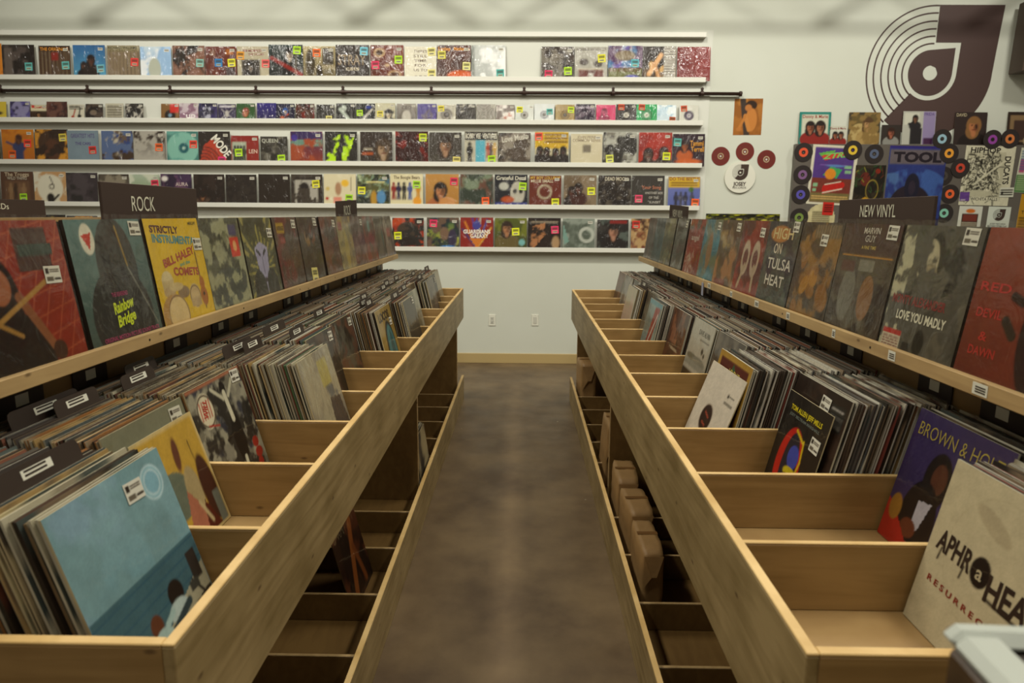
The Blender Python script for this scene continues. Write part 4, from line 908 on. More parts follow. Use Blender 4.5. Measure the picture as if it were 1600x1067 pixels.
flat('poster', 1330, 258, 1377, 335, [('c', '2c2820'), ('n', 6, '40382a'), ('e', .35, .72, .16, .14, '6c3428'), ('e', .75, .88, .08, .05, '8c3424'), ('s', 50, .02, ['8c8c3c', '3c5c34', '6c3c28', '24201a']), ('o', .6, .5, .2, .03, '8c7c3c'), ('p', [(0, 0), (0, .22), (.2, .28), (.4, .36), (.6, .3), (1, .26), (1, 0)], 'b8902c')], 'dark poster of tangled green and red scrawls over yellow flames', 'poster', 60, 6, OFF)
flat('poster', 1375, 228, 1463, 368, [('g', '2c3054', '3c4680'), ('e', .5, .5, .6, .26, '48649c'), ('e', .1, .5, .3, .2, '54709c'), ('n', 4, '38447c'), ('r', .0, .0, 1, .2, '2e2c50'), ('r', .02, .80, .98, .96, '6c6468'), ('e', .45, .35, .36, .22, '342c34'), ('e', .46, .55, .13, .15, '2c2a38'), ('e', .46, .24, .17, .10, '544844'), ('e', .46, .54, .06, .08, '3c3440'), ('t', 'TOOL', .5, .88, .105, '241e24', .84, 0, .05), ('r', .0, .975, 1, 1, '3c3078')], 'large blue poster headed TOOL with a dark hooded torso', 'poster', 80, 7, OFF + .002, rot=.6)
ink = '2c2822'
flat('poster', 1497, 228, 1574, 321, [('c', 'ccc8b0'), ('r', .05, .08, .82, .9, 'b8b49c'), ('s', 420, .012, [ink, ink, 'd8d4bc', ink], (.04, .1, .72, .86)), ('l', .25, .35, .8, .75, .03, 'c8c4ac'), ('e', .35, .2, .3, .06, 'b8b49c'), ('t', 'HIPHOP', .4, .93, .09, ink, .6, 0, .03), ('t', 'DUCATS', .88, .6, .1, ink, .55, -88, .03), ('r', .2, .08, .8, .14, 'd0ccb4'), ('t', 'WICHITA FALLS', .5, .11, .05, ink, .55)], 'white poster densely drawn in black pen with a lettered scroll', 'poster', 90, 8, OFF + .001, rot=1.0)
flat('flyer', 1493, 322, 1529, 369, [('c', 'ccccc0'), ('r', .15, .18, .85, .75, '4c342c'), ('r', .2, .5, .8, .72, '7c4034'), ('e', .5, .84, .2, .07, 'c8742c'), ('h', .18, .2, .82, .48, 5, 'b4ac98'), ('r', .3, .04, .4, .1, '3c362e')], 'white flyer with a dark brown block, left of the emblem flyer', 'flyer', 44, 11, OFF, rot=1)
ob, W, H = flat('flyer', 1538, 323, 1573, 369, [('c', 'ccd0c4'), ('t', 'JOSEY RECORDS', .5, .42, .05, ink, .7), ('t', 'RECORD STORE DAY', .5, .33, .08, ink, .86, 0, .02), ('h', .15, .08, .85, .22, 2, '5c5848')], 'white flyer with the round emblem and bold lettering', 'flyer', 30, 12, OFF, rot=1.5)
b = logo(0, H * .72, W * .26, -.0016, -.0006, None, None); b.build('emblem', M['sign'], ob)
flat('poster', 1583, 232, 1636, 302, [('c', 'c8c8b4'), ('r', .0, .0, 1, .4, '4c7c44'), ('r', .04, .45, .2, .75, 'b05878'), ('h', .05, .04, .9, .38, 8, 'a8b48c'), ('h', .05, .5, .9, .95, 8, '4c6c8c')], 'green and white printed poster cut by the right frame edge', 'poster', 44, 13, OFF, rot=3)
flat('poster', 1584, 304, 1638, 374, [('c', 'bc902c'), ('r', .2, .7, .9, .9, '3c2c20'), ('t', 'THE', .2, .6, .07, '34281c', .25), ('h', .05, .1, .9, .5, 6, '5c4420')], 'mustard yellow poster cut by the right frame edge', 'poster', 34, 14, OFF, rot=2)
plate_ops = [('c', 'c4bc94'), ('v', 6, .15), ('h', .2, .25, .8, .75, 7, '5c5438')]
a = wp(1282, 341, OFF); ob = art_obj('paper_plate', plate_ops, .27, .27, .003, 30, 15, 'matte', (a.x, YW - OFF, a.z - .135), edge='a89c78', round_=True)
tag(ob, 'cream paper plate covered in handwriting under the car poster', 'plate')
flat('flyer', 1284, 316, 1301, 336, [('c', 'c0382c'), ('h', .15, .2, .85, .85, 4, '5c1c18')], 'small red flyer over the paper plate', 'flyer', 16, 16, OFF + .0045, rot=2)
flat('flyer', 1561, 293, 1583, 308, [('c', 'ccccbc'), ('h', .1, .15, .9, .85, 3, '3c362e'), ('r', .1, .3, .25, .6, '2c2822')], 'small white ticket over the pen-drawn poster\'s lower right corner', 'flyer', 20, 17, OFF + .0045, rot=-1)
flat('flyer', 1499, 300, 1514, 314, [('c', '6c4c8c'), ('v', 4, .2), ('r', .1, .05, .6, .2, 'b4a8b4')], 'small purple card on the pen-drawn poster\'s lower left corner', 'flyer', 14, 18, OFF + .0045, rot=-2)
flat('flyer', 1454, 324, 1461, 338, [('c', '8464a0'), ('r', 0, .1, 1, .45, 'c4c4c0')], 'tiny purple and white card beside the NEW VINYL sign', 'flyer', 10, 19, OFF + .0045)

# pale counter standing before the grey board
a = wp(1478, 378, .5)
t = empty('counter', (a.x, YW - .45, 0)); tag(t, 'pale mint counter standing before the grey board at the far right', 'counter')
cm = mat('pale_mint_laminate', 'b0c0b0', .35)
b = MB(); b.box(0, 1.6, -.2, .2, 0, 1.15, bev=.004); b.build('cabinet', cm, t)
b = MB(); b.box(-.02, 1.62, -.22, .22, 1.1505, 1.18, bev=.004); b.build('counter_top', cm, t)

# outlets
def outlet(px, py, label, sockets):
    p = wp(px, py)
    t = empty('wall_outlet', p); tag(t, label, 'outlet')
    b = MB(); b.box(-.035, .035, -.006, 0, -.058, .058, bev=.002); b.build('cover_plate', M['white'], t)
    ins = mat('outlet_insert', 'c0c0b2', .4)
    b = MB(); b.box(-.017, .017, -.009, -.0062, -.034, .034, bev=.0015); i = b.build('insert', ins, t)
    if sockets:
        b = MB()
        for dz in (-.018, .018):
            for dx in (-.006, .006): b.box(dx - .0015, dx + .0015, -.0096, -.0091, dz - .004, dz + .006)
            b.tube((0, -.0091, dz - .010), (0, -.0096, dz - .010), .003, 8)
        b.build('socket_slots', M['screw'], i)
    else:
        b = MB(); b.tube((0, -.0062, .047), (0, -.0066, .047), .0025, 8); b.tube((0, -.0062, -.047), (0, -.0066, -.047), .0025, 8); b.build('screws', M['screw'], t)
outlet(769, 500, 'white wall outlet with two sockets, nearer the left bin', True)
outlet(836, 500, 'blank white wall outlet plate, nearer the right bin', False)
# ------------------------------------------------------------------ clear plastic sleeves
def filmmat():
    m = bpy.data.materials.new('clear_plastic_film'); m.use_nodes = True
    nt = m.node_tree; nt.nodes.clear(); N = nt.nodes.new; L = nt.links.new
    out = N('ShaderNodeOutputMaterial'); mix = N('ShaderNodeMixShader'); tr = N('ShaderNodeBsdfTransparent'); gl = N('ShaderNodeBsdfGlossy')
    tr.inputs[0].default_value = (.97, .97, .95, 1); gl.inputs['Roughness'].default_value = .10; gl.inputs['Color'].default_value = (1, 1, .96, 1)
    tc = N('ShaderNodeTexCoord'); n = N('ShaderNodeTexNoise'); n.inputs['Scale'].default_value = 12; n.inputs['Distortion'].default_value = 1.5; n.inputs['Detail'].default_value = 3
    bp = N('ShaderNodeBump'); bp.inputs['Strength'].default_value = .35; bp.inputs['Distance'].default_value = .012
    L(tc.outputs['Object'], n.inputs['Vector']); L(n.outputs['Fac'], bp.inputs['Height']); L(bp.outputs[0], gl.inputs['Normal'])
    lw = N('ShaderNodeLayerWeight'); lw.inputs[0].default_value = .25
    mu = N('ShaderNodeMath'); mu.operation = 'MULTIPLY_ADD'; mu.inputs[1].default_value = .14; mu.inputs[2].default_value = .02
    L(lw.outputs['Facing'], mu.inputs[0]); L(mu.outputs[0], mix.inputs[0]); L(tr.outputs[0], mix.inputs[1]); L(gl.outputs[0], mix.inputs[2]); L(mix.outputs[0], out.inputs[0])
    return m
M['film'] = filmmat()
_film = {}
def film(parent, W, H, T, extra=.014, seed=1, flatk=1.0):
    key = (round(W, 3), round(H, 3), seed % 4, flatk)
    if key not in _film:
        rg = random.Random(seed); b = MB(); nx, nz = 14, 14
        P = []
        for j in range(nz + 1):
            for i in range(nx + 1):
                u, v = i / nx, j / nz
                y = -.0016 * flatk - .0012 * flatk * rg.random() - (.004 * rg.random() * flatk if v > .93 else 0)
                z = v * (H + extra) + (rg.uniform(-.003, .003) if j == nz else 0)
                P.append(((u - .5) * (W + .008), y, z))
        b.v = P
        for j in range(nz):
            for i in range(nx):
                a = j * (nx + 1) + i; b.f.append((a, a + 1, a + nx + 2, a + nx + 1)); b.mi.append(0)
        o = b.build('plastic_sleeve', M['film'], parent, True)
        _film[key] = o
    else:
        o = _film[key].copy(); COL.objects.link(o); o.parent = parent
    o.location = (0, -T / 2, 0)
    return o

def lean_rot(s, lean, twist=0): return (-R(lean), 0, R(-90 * s) + R(twist))

# ------------------------------------------------------------------ records displayed face-out on the ledges
LD = [
 (1.40, [('c', '8c3420'), ('v', 3, .12)] + [('l', x, 0, x + .5, 1.0, .008, 'a85c3c') for x in (-.4, -.25, -.1, .05, .2, .35, .5, .65, .8)] + [('l', -.1, y, 1.1, y + .25, .008, 'a85c3c') for y in (-.1, .05, .2, .35, .5, .65, .8, .95)] +
   [('r', .52, .66, .85, .95, '4c342c'), ('r', .55, .76, .88, .84, '3c4c44'), ('e', .3, .12, .38, .3, '2c201a'), ('e', .28, .45, .19, .33, '241814'), ('l', .45, .5, .7, .1, .07, '8c5c3c'), ('e', .3, .58, .1, .12, '9c6444'), ('l', .1, .3, .78, .6, .035, 'a88448'), ('l', .0, .48, .4, .25, .03, 'a07c40'), ('e', .72, .1, .07, .07, '4c3020')],
  'red display record with a gridded ground and long-haired drummer', (.82, .62)),
 (1.735, [('g', '4c5850', '5c7874'), ('v', 3, .15), ('e', .55, .62, .27, .40, '3c3c38'), ('e', .5, .2, .42, .42, '3a3834'), ('e', .52, .75, .17, .2, '34322e'), ('l', .62, .94, .68, .62, .018, '9c8444'), ('l', .68, .6, .95, .1, .014, '7c7c70'), ('e', .23, .85, .085, .12, 'd0ccb8'), ('p', [(.16, .88), (.29, .9), (.24, .76)], 'b83c28'),
   ('t', 'THE REVEREND', .48, .40, .035, 'a03c64', .22), ('t', 'Rainbow', .5, .31, .09, 'c4d42c', .3, 8, .03, .3), ('t', 'Bridge', .5, .20, .09, 'c4d42c', .27, 8, .03, .3), ('t', 'ORIGINAL MOTION PICTURE SOUND TRACK', .55, .06, .035, 'a03c64', .8)],
  'grey-teal display record with a hooded figure and white oval badge', (.9, .92)),
 (2.07, [('c', 'd0b01c'), ('v', 4, .06), ('t', 'STRICTLY', .33, .9, .065, '54302c', .5, -3, .04), ('t', 'INSTRUMENTAL', .5, .8, .075, '4c8484', .82, -4, .035), ('t', 'BILL HALEY', .5, .64, .075, 'a0442c', .62, 10, .04), ('t', 'and the', .58, .57, .035, '5c9c84', .2, 6), ('t', 'COMETS', .58, .49, .075, 'a0442c', .48, -4, .04),
   ('e', .2, .42, .1, .1, 'c8b88c'), ('r', .1, .32, .3, .43, 'c0ac7c'), ('e', .2, .32, .1, .05, 'b49c70'), ('e', .24, .1, .24, .2, 'b08c54'), ('e', .29, .1, .19, .17, 'd0b884'), ('o', .29, .1, .18, .012, '7c5c38'), ('e', .45, .3, .11, .06, '8c7454'), ('e', .66, .24, .11, .12, 'c0a878'), ('o', .66, .24, .1, .012, '6c5438'), ('r', .56, .14, .76, .22, 'b49c70'), ('e', .33, .36, .13, .04, 'c4b080'),
   ('l', .83, .1, .82, .66, .02, '5c3c24'), ('e', .84, .22, .07, .1, 'a86c30'), ('e', .84, .35, .05, .07, 'a86c30'), ('e', .84, .24, .02, .02, '3c2818'), ('t', 'MERCURY', .88, .95, .03, '4c4424', .16)],
  'bright yellow display record with drums and a guitar', (.9, .74)),
 (2.39, [('c', '7c7c60'), ('n', 5, '8c8c74', '60604c', '4c4c3c'), ('e', .5, .2, .5, .25, '50544c'), ('n', 9, '9c9c7c'), ('r', .68, .56, .92, .78, 'c84028'), ('e', .8, .68, .05, .06, 'd8a870'), ('r', .7, .8, .9, .92, '4c4468')], 'grey-green display record with a red sticker', None),
 (2.72, [('c', '5c5c40'), ('R', .5, .35, 24, '9c9454'), ('n', 6, '4c4c38'), ('p', [(.3, .62), (.36, .25), (.5, .05), (.64, .25), (.72, .62), (.5, .7)], 'a09cb4'), ('p', [(.34, .58), (.46, .5), (.46, .56), (.36, .62)], '34303c'), ('p', [(.66, .58), (.54, .5), (.54, .56), (.64, .62)], '34303c'), ('l', .5, .5, .5, .3, .03, '7c788c'), ('e', .5, .22, .07, .03, '4c3c48'), ('e', .3, .1, .2, .25, '403c34'), ('e', .72, .1, .2, .25, '403c34'), ('t', 'ULTRA', .45, .92, .08, '3c3c2c', .6)], 'green-gold display record with a pale pointed mask', (.88, .8)),
 (3.05, [('c', '4a3a30'), ('n', 4, '5c4438', '6c3028'), ('r', .12, .78, .42, .92, 'a88c28'), ('t', 'AVERAGE', .27, .85, .06, '3c2c20', .26), ('r', .2, .64, .4, .72, '8c3c34')], 'dark red-brown display record with a yellow title block', (.85, .9)),
 (3.37, [('c', '40362c'), ('n', 4, '504438'), ('e', .4, .7, .14, .14, '8c6c38'), ('e', .65, .7, .12, .14, '7c4c30'), ('n', 9, '3c3028')], 'near black display record with a pale yellow note at its foot', (.86, .92)),
 (3.72, [('c', '463c32'), ('n', 4, '5c4c3c', '6c4838')], 'dark brown display record, right of the one with the yellow note', (.85, .88)),
 (4.04, [('c', '8c8464'), ('n', 4, 'a09464', '6c6858'), ('e', .5, .4, .12, .35, 'a89c5c'), ('r', .1, .75, .35, .9, '8c4c40')], 'olive-beige display record with a yellowish standing shape', None),
 (4.36, [('c', '6c5c54'), ('n', 3, '7c6c64', '544840')], 'mauve-grey display record beyond the olive-beige one', (.85, .88)),
 (4.68, [('c', '5c5044'), ('n', 4, '6c5c4c', '7c4c40'), ('r', .4, .66, .6, .9, '6c8c84')], 'brown display record with a small teal patch', None),
 (5.00, [('c', '5c584c'), ('n', 4, '747060'), ('e', .8, .5, .08, .2, '4c6464')], 'grey-olive display record second from the far end of the left ledge', None),
 (5.33, [('c', '8c8474'), ('n', 4, 'a09888', '6c6458'), ('r', .3, .5, .7, .7, 'a87068')], 'pale display record at the far end of the left ledge', None),
]
RD_ = [
 (1.30, [('g', '703424', '8c4a32'), ('v', 2, .2), ('e', .78, .35, .28, .42, '3a2420'), ('e', .72, .6, .2, .25, '3a2420'), ('t', 'RED', .2, .62, .06, 'a83028', .28), ('t', 'DEVIL', .2, .45, .06, 'a83028', .24), ('t', '&', .2, .3, .06, 'a83028', .08), ('t', 'DAWN', .22, .2, .06, 'a83028', .25), ('l', .38, .58, .46, .55, .06, '3c2a20'), ('l', .36, .42, .44, .34, .07, '3c3024')], 'dull red display record at the right frame edge with a dark hair mass', None),
 (1.625, [('c', '5c584c'), ('n', 2.5, '686254', '4a463c'), ('p', [(0, 0), (0, 1), (.15, 1), (.22, .7), (.18, .4), (.25, 0)], 'b0ac90'), ('e', .58, .72, .3, .26, '2e2a22'), ('e', .42, .72, .13, .18, 'b0a88c'), ('e', .47, .62, .1, .1, '94886c'), ('e', .38, .55, .07, .08, '3a342a'), ('e', .5, .74, .03, .015, '3a342a'), ('l', .38, .68, .42, .62, .02, '6c6450'), ('n', 8, '58544a'), ('e', .55, .12, .07, .1, '2c2820'),
   ('t', 'MONTY ALEXANDER', .42, .42, .07, '7c3430', .72, 0, .03), ('t', 'LOVE YOU MADLY', .5, .3, .07, 'd0ccb4', .66, 0, .03), ('r', .03, .02, .3, .16, 'c4bca4'), ('r', .03, .13, .3, .17, 'b03028'), ('h', .05, .03, .28, .12, 4, '7c3c34'), ('r', .34, .02, .46, .1, '34302a')], 'black and white display record of a bowed profile with a red and white sticker', (.86, .93)),
 (1.95, [('c', '4c4034'), ('r', 0, .72, 1, 1, '4a2c24'), ('l', 0, .71, 1, .71, .012, 'b4822c'), ('n', 5, '5c5444', '3c3028'), ('r', 0, .73, 1, 1, '4a2e26'), ('e', .3, .35, .14, .25, '706c60'), ('e', .65, .35, .12, .2, '84603c'), ('t', 'MARVIN', .52, .94, .055, 'b8b0a0', .28), ('t', 'GUY', .52, .87, .06, 'a8a094', .18), ('t', 'A FINE TIME', .52, .79, .03, 'b49c4c', .25), ('r', .42, .58, .68, .68, '7c786c'), ('r', .1, .56, .35, .66, '5c3830')], 'dark display record with a maroon title band over a thin gold line', (.86, .93)),
 (2.27, [('c', '4c4034'), ('n', 4, '5c4c38', '8c6830', '3c3024'), ('b', 8, .09, ['a87c30', '8c6430']), ('r', .35, .84, .95, .98, '6c5c44')] + [('l', .4 + i * .06, .85, .4 + i * .06, .97, .008, '9c8464') for i in range(9)], 'dark display record dappled with amber', (.62, .82)),
 (2.59, [('c', '40443c'), ('n', 4, '50584c', '34343c'), ('e', .4, .85, .3, .1, 'b07c44'), ('t', 'HIGH', .5, .86, .13, 'c4b480', .62), ('t', 'ON', .42, .68, .12, 'c4b8a0', .25), ('t', 'TULSA', .55, .5, .13, 'c4c0b0', .75), ('t', 'HEAT', .5, .3, .13, 'c8c4b4', .6)], 'dark display record with big blurred lettering, HIGH ON TULSA HEAT', (.85, .94)),
 (2.91, [('c', '7c2c20'), ('n', 3, '8c3828', '5c3028'), ('e', .33, .5, .15, .24, 'b0a088'), ('e', .7, .5, .15, .24, 'b0a088'), ('e', .33, .5, .09, .12, '6c3c34'), ('e', .7, .5, .09, .12, '6c3c34'), ('l', .2, .1, .35, .4, .07, 'a8987c'), ('l', .75, .1, .72, .4, .07, 'a8987c')], 'red display record with two pale masks', (.8, .85)),
 (3.23, [('c', '7c6848'), ('n', 4, '9c8858', '5c4c38', 'a07850'), ('r', .1, .02, .6, .12, '7c3c30')], 'mottled tan display record between the red and the teal ones', (.8, .9)),
 (3.55, [('c', '3c7480'), ('n', 3, '4c8894', '6c7460'), ('e', .5, .5, .15, .3, '8c6c48')], 'teal blue display record with a vertical tan shape', (.85, .9)),
 (3.87, [('c', '78281c'), ('r', 0, .82, 1, 1, '4c403a'), ('n', 5, '8c3424'), ('t', 'angel', .5, .68, .1, 'b8a898', .5), ('s', 30, .02, ['b8a898'], (.05, .02, .6, .4))], 'crimson display record with a grey top band', None),
 (4.23, [('c', '605c50'), ('n', 4, '70746c', '4c443a')], 'grey display record left of the crimson one', (.85, .9)),
 (4.57, [('c', '6c6444'), ('n', 4, '848058', '54503c')], 'olive yellow display record on the right ledge', None),
 (4.88, [('c', '4c585c'), ('n', 4, '6c787c', '3c4040')], 'slate blue display record second from the far end of the right ledge', None),
 (5.20, [('c', '5c4640'), ('n', 4, '6c5850', '4c3a36')], 'dusky pink-brown display record at the far end of the right ledge', None),
]
def ledge(data, G, grp, seed0):
    s = G['s']
    for i, (yc, ops, desc, tagpos) in enumerate(data):
        W = .314; H = .316; T = .009
        n = 96 if i < 3 else (60 if i < 6 else 30)
        x = s * (G['xl'] + PW + .010)
        ob = art_obj('record_album', ops, W, H, T, n, seed0 + i, 'matte' if 0 else 'gloss', (x, yc, 1.1668), lean_rot(s, 8.0, rng0.uniform(-1, 1)), edge='2c241e', back='3a3028')
        tag(ob, desc, 'record', grp)
        if tagpos: stick(ob, W, H, T, tagpos[0], tagpos[1], .052, .038, 'd4d2c4', 'tag', 2)
        film(ob, W, H, T, .012, i)
        if 'yellow note at its foot' in desc: stick(ob, W, H, T, .42, .1, .09, .075, PY, 'note', 3, 'price_note')
        if i < 9:   # spare copy behind the front one
            d = art_obj('record_album', [('c', '3c342c')], .312, .312, .006, 2, 1, 'matte', (x + s * .0125, yc + rng0.choice((-.004, .004)), 1.1668), lean_rot(s, 8.0), edge='463c30')
            tag(d, ('spare behind the ' + desc).replace(' at the right frame edge', '').replace(' over a thin gold line', '').replace(' of a bowed profile', ''), 'record', grp)
ledge(LD, LG, 'display records on the left ledge', 700)
ledge(RD_, RG, 'display records on the right ledge', 720)

# white price stickers on the right ledge's lip
b = [MB() for _ in range(7)]
for mb, (yy, ww) in zip(b, ((1.33, .045), (1.66, .032), (1.98, .02), (2.33, .03), (2.65, .045), (2.98, .03), (3.34, .05))):
    x = RG['xl'] - .0004
    mb.box(x - .0006, x, yy - ww / 2, yy + ww / 2, 1.152, 1.176)
    o = mb.build('shelf_label', M['white'], RB)
    m2 = MB()
    for k in range(3): m2.box(x - .0012, x - .0007, yy - ww * .38, yy + ww * .3, 1.157 + k * .005, 1.1595 + k * .005)
    m2.build('label_print', M['black'], o)
# a dangling tag
t = empty('hang_tag', (RG['xl'] - .003, 3.45, 1.178)); tag(t, 'small pale tag dangling over the right ledge lip', 'tag')
b = MB(); b.box(-.0012, 0, -.018, .018, -.075, -.01, bev=.0004); b.build('card', mat('pale_blue_tag', '8c90a0', .6), t)
b = MB(); b.tube((0, 0, -.012), (.004, 0, .012), .0008, 6); b.build('string', M['white'], t)

# ------------------------------------------------------------------ records filed in the bins
ZF = .7544
SPL = ['a89a78', '8c7c5c', '3a3024', '2c241c', '6c5434', 'a8946c', 'b8ac88', '4c4030', '7c6c50', '9c8458', '5c5c44', '465c3c', '94683c', '4c5658', 'b0aa94', '746044', '34281e', '74483a']
SPR = ['b4b0a0', '8c887c', '3a342c', '2c2620', 'c8c4b4', '6c5c48', 'a09c90', '4c443c', '7c7464', 'c4bca4', 'a08458', '54504c', '4a5058', 'c4c0b0', '34302a', '743c32', '9c8860', '443830']
FACE = ['4c443a', '6c5c48', '3a3430', '7c6c58', '5c5850', '6c4434', '4c5450', '8c8470']
CNAME = {'a89a78': 'tan', '8c7c5c': 'khaki', '3a3024': 'dark brown', '2c241c': 'black', '6c5434': 'brown', 'a8946c': 'sand', 'b8ac88': 'cream', '4c4030': 'umber', '7c6c50': 'drab', '9c8458': 'ochre', '5c5c44': 'olive', '465c3c': 'green', '94683c': 'orange', '4c5658': 'blue-grey', 'b0aa94': 'whitish', '746044': 'mid brown', '34281e': 'blackish', '74483a': 'rust',
         'b4b0a0': 'pale grey', '8c887c': 'grey', '3a342c': 'charcoal', '2c2620': 'black', 'c8c4b4': 'off-white', '6c5c48': 'brown', 'a09c90': 'light grey', '4c443c': 'dark grey', '7c7464': 'stone', 'c4bca4': 'cream', 'a08458': 'ochre', '54504c': 'slate', '4a5058': 'blue-grey', 'c4c0b0': 'white', '34302a': 'blackish', '743c32': 'red', '9c8860': 'tan', '443830': 'dark brown'}
def plain_meshes(pal, base):
    out = []
    for i, c in enumerate(pal):
        f = FACE[i % len(FACE)]; th = .003 + .0006 * (i % 4)
        ops = [('c', f), ('n', 3, FACE[(i + 3) % len(FACE)], c)]
        ops = ops[:1] + [('n', 3, FACE[(i + 3) % len(FACE)])] if False else ops
        bagged = i % 3 == 1
        out.append((c, th, art_mesh('record_sleeve', ops, .311 + .0012 * (i % 5), .309 + .002 * (i % 5), th, 10, base + i, M['wrap' if bagged else 'matte'], edge=c if not bagged else ('a09a86' if base < 950 else 'b0aca0'), back=c)))
    return out
PL = plain_meshes(SPL, 900); PR = plain_meshes(SPR, 950)

# front covers: bay -> (top x, lean, ops, label, grid, price tag position)
scr = lambda n, c: ('s', n, .02, c)
LF = {
 0: (.695, 17, [('g', '6e98a2', '8aa8ac'), ('n', 2.2, '86a2ae'), ('n', 3, '7c9ca0'), ('r', 0, 0, 1, .44, '4c6c74'), ('v', 5, .10)] + [('l', 0, y, 1, y + .02, .008, '3c6070') for y in (.40, .33, .27, .2)] +
    [('e', .84, .84, .105, .105, 'b4ccd0'), ('e', .84, .84, .065, .065, '88b0bc'), ('o', .84, .84, .085, .012, '8cb4bc'), ('p', [(.25, 0), (1, .26), (1, 0)], 'a8a48c'), ('p', [(.3, 0), (1, .1), (1, 0)], '4a4438'), ('r', .86, .18, .96, .36, '3a3430'), ('l', .84, .2, .94, .05, .02, '3a3430'), ('r', .8, .14, .9, .2, '4a4a44'), ('e', .66, .22, .075, .08, '2c2420'), ('e', .64, .13, .1, .06, 'b4c4c0'), ('l', .55, .06, .75, .12, .05, '3c4c50'), ('e', .42, .16, .055, .065, '6c4430'), ('e', .44, .07, .09, .06, 'a8c0bc'), ('l', .5, .12, .58, .15, .04, 'a8c0bc')],
    'pale blue seaside record at the front of the nearest left bay', 110, (.66, .86)),
 1: (.822, 15, [('c', '848474'), ('r', .0, 0, 1, 1, '84846f'), ('v', 3, .06), ('p', [(.45, .2), (.55, .62), (.85, .58), (.9, .1)], 'b0a428'), ('l', .6, .2, .7, .6, .03, '3c6c64'), ('l', .68, .2, .78, .6, .03, '3c6c64'), ('l', .5, .25, .6, .6, .03, '4c7c4c'), ('l', .76, .2, .84, .56, .03, '3c6c64'), ('l', .22, .55, .5, .5, .06, 'a06858'), ('l', .3, .62, .55, .55, .05, '9c6454'), ('l', .45, .55, .52, .78, .04, 'a06858'), ('r', 0, 0, 1, .16, '54503c')],
    'grey-green record with red-brown fingers and yellow stripes in the second left bay', 96, (.86, .9)),
 2: (.83, 15, [('c', '8c8878'), ('n', 5, '5c584c', '787464', '44444c'), ('n', 8, '9c9884', '3a3630'), ('e', .23, .78, .13, .15, 'd0c8ac'), ('o', .23, .78, .13, .015, '4c3c30')] + [('l', .14 + .04 * i, .72, .15 + .04 * i, .86, .014, 'b03428') for i in range(5)] + [('l', .2, .66, .36, .62, .015, 'b03428'),
    ('e', .62, .42, .10, .24, '241e1a'), ('e', .60, .88, .05, .07, '241e1a'), ('l', .6, .84, .62, .6, .06, 'c8c4ac'), ('l', .56, .8, .4, .92, .035, 'bcb8a0'), ('l', .66, .8, .8, .92, .035, 'bcb8a0'), ('l', .62, .24, .6, .02, .05, 'c4c0a8'), ('l', .55, .5, .42, .46, .03, '2c2620'), ('b', 9, .03, ['9c3428'] ) if False else ('e', .87, .3, .06, .05, '9c3428'), ('e', .88, .2, .07, .05, '9c3428'), ('e', .86, .11, .05, .05, '9c3428'), ('t', 'WILL', .22, .8, .07, 'b03428', .16, 70), ('r', 0, .97, 1, 1, 'a06c50')],
    'speckled grey record with a red-scrawled oval badge and a dancer', 96, (.88, .93)),
 3: (.667, 15, [('c', '9c9484'), ('r', .04, 0, .6, .8, 'a49c88'), ('r', .06, .52, .2, .62, '4c4438'), ('e', .72, .55, .18, .3, '7c7c78'), ('n', 3, 'b0a890'), ('p', [(.5, 0), (.6, .5), (.9, .45), (1, 0)], '5c5450'), ('r', .5, .62, .8, .9, 'b4a868')], 'pale cream record in a clear bag at the front of the fourth left bay', 60, None),
 4: (.749, 13, [('c', '44382e'), ('n', 4, '5c4c40', '302820'), ('F', .5, .55, .25, '2c2018', '7c5c48', '4c3c34')], 'dark brown record at the front of the fifth left bay', 40, (.85, .9)),
 5: (.765, 13, [('c', '4c463c'), ('n', 5, '605c50', '38322a', '6c4c3c')], 'murky textured dark record in a clear bag, sixth left bay', 40, (.88, .9)),
 6: (.66, 13, [('c', '9c8448'), ('v', 3, .12), ('e', .55, .3, .3, .5, '2e2a22'), ('e', .57, .28, .25, .45, '4c7c7c'), ('n', 9, '7c8c5c') if False else ('e', .6, .3, .1, .35, '3c6464'), ('t', 'LOCOS', .45, .88, .12, '3a2c1c', .7, 0, .05)], 'gold record with a tall teal oval at the front of the seventh left bay', 48, (.8, .75)),
 7: (.598, 13, [('c', '4c463c'), ('v', 3, .08)], 'plain slate-dark record at the front of the eighth left bay', 20, (.85, .93)),
 8: (.633, 13, [('c', '8c8878'), ('n', 3, 'a4a090', '747060')], 'pale grey bagged record at the front of the ninth left bay', 20, None),
 9: (.70, 13, [('c', '7c6c50'), ('n', 3, '5c4c38')], 'tan record at the front of the tenth left bay', 16, None),
 10: (.628, 13, [('c', '544c44'), ('n', 3, '6c645c')], 'grey-brown record at the front of the eleventh left bay', 16, None),
 11: (.66, 13, [('c', '3c342c'), ('v', 3, .1)], 'near black record at the front of the twelfth left bay', 16, (.8, .85)),
 12: (.678, 13, [('c', '8c8470'), ('n', 3, 'a09880')], 'pale record at the far end of the left bin', 16, None),
}
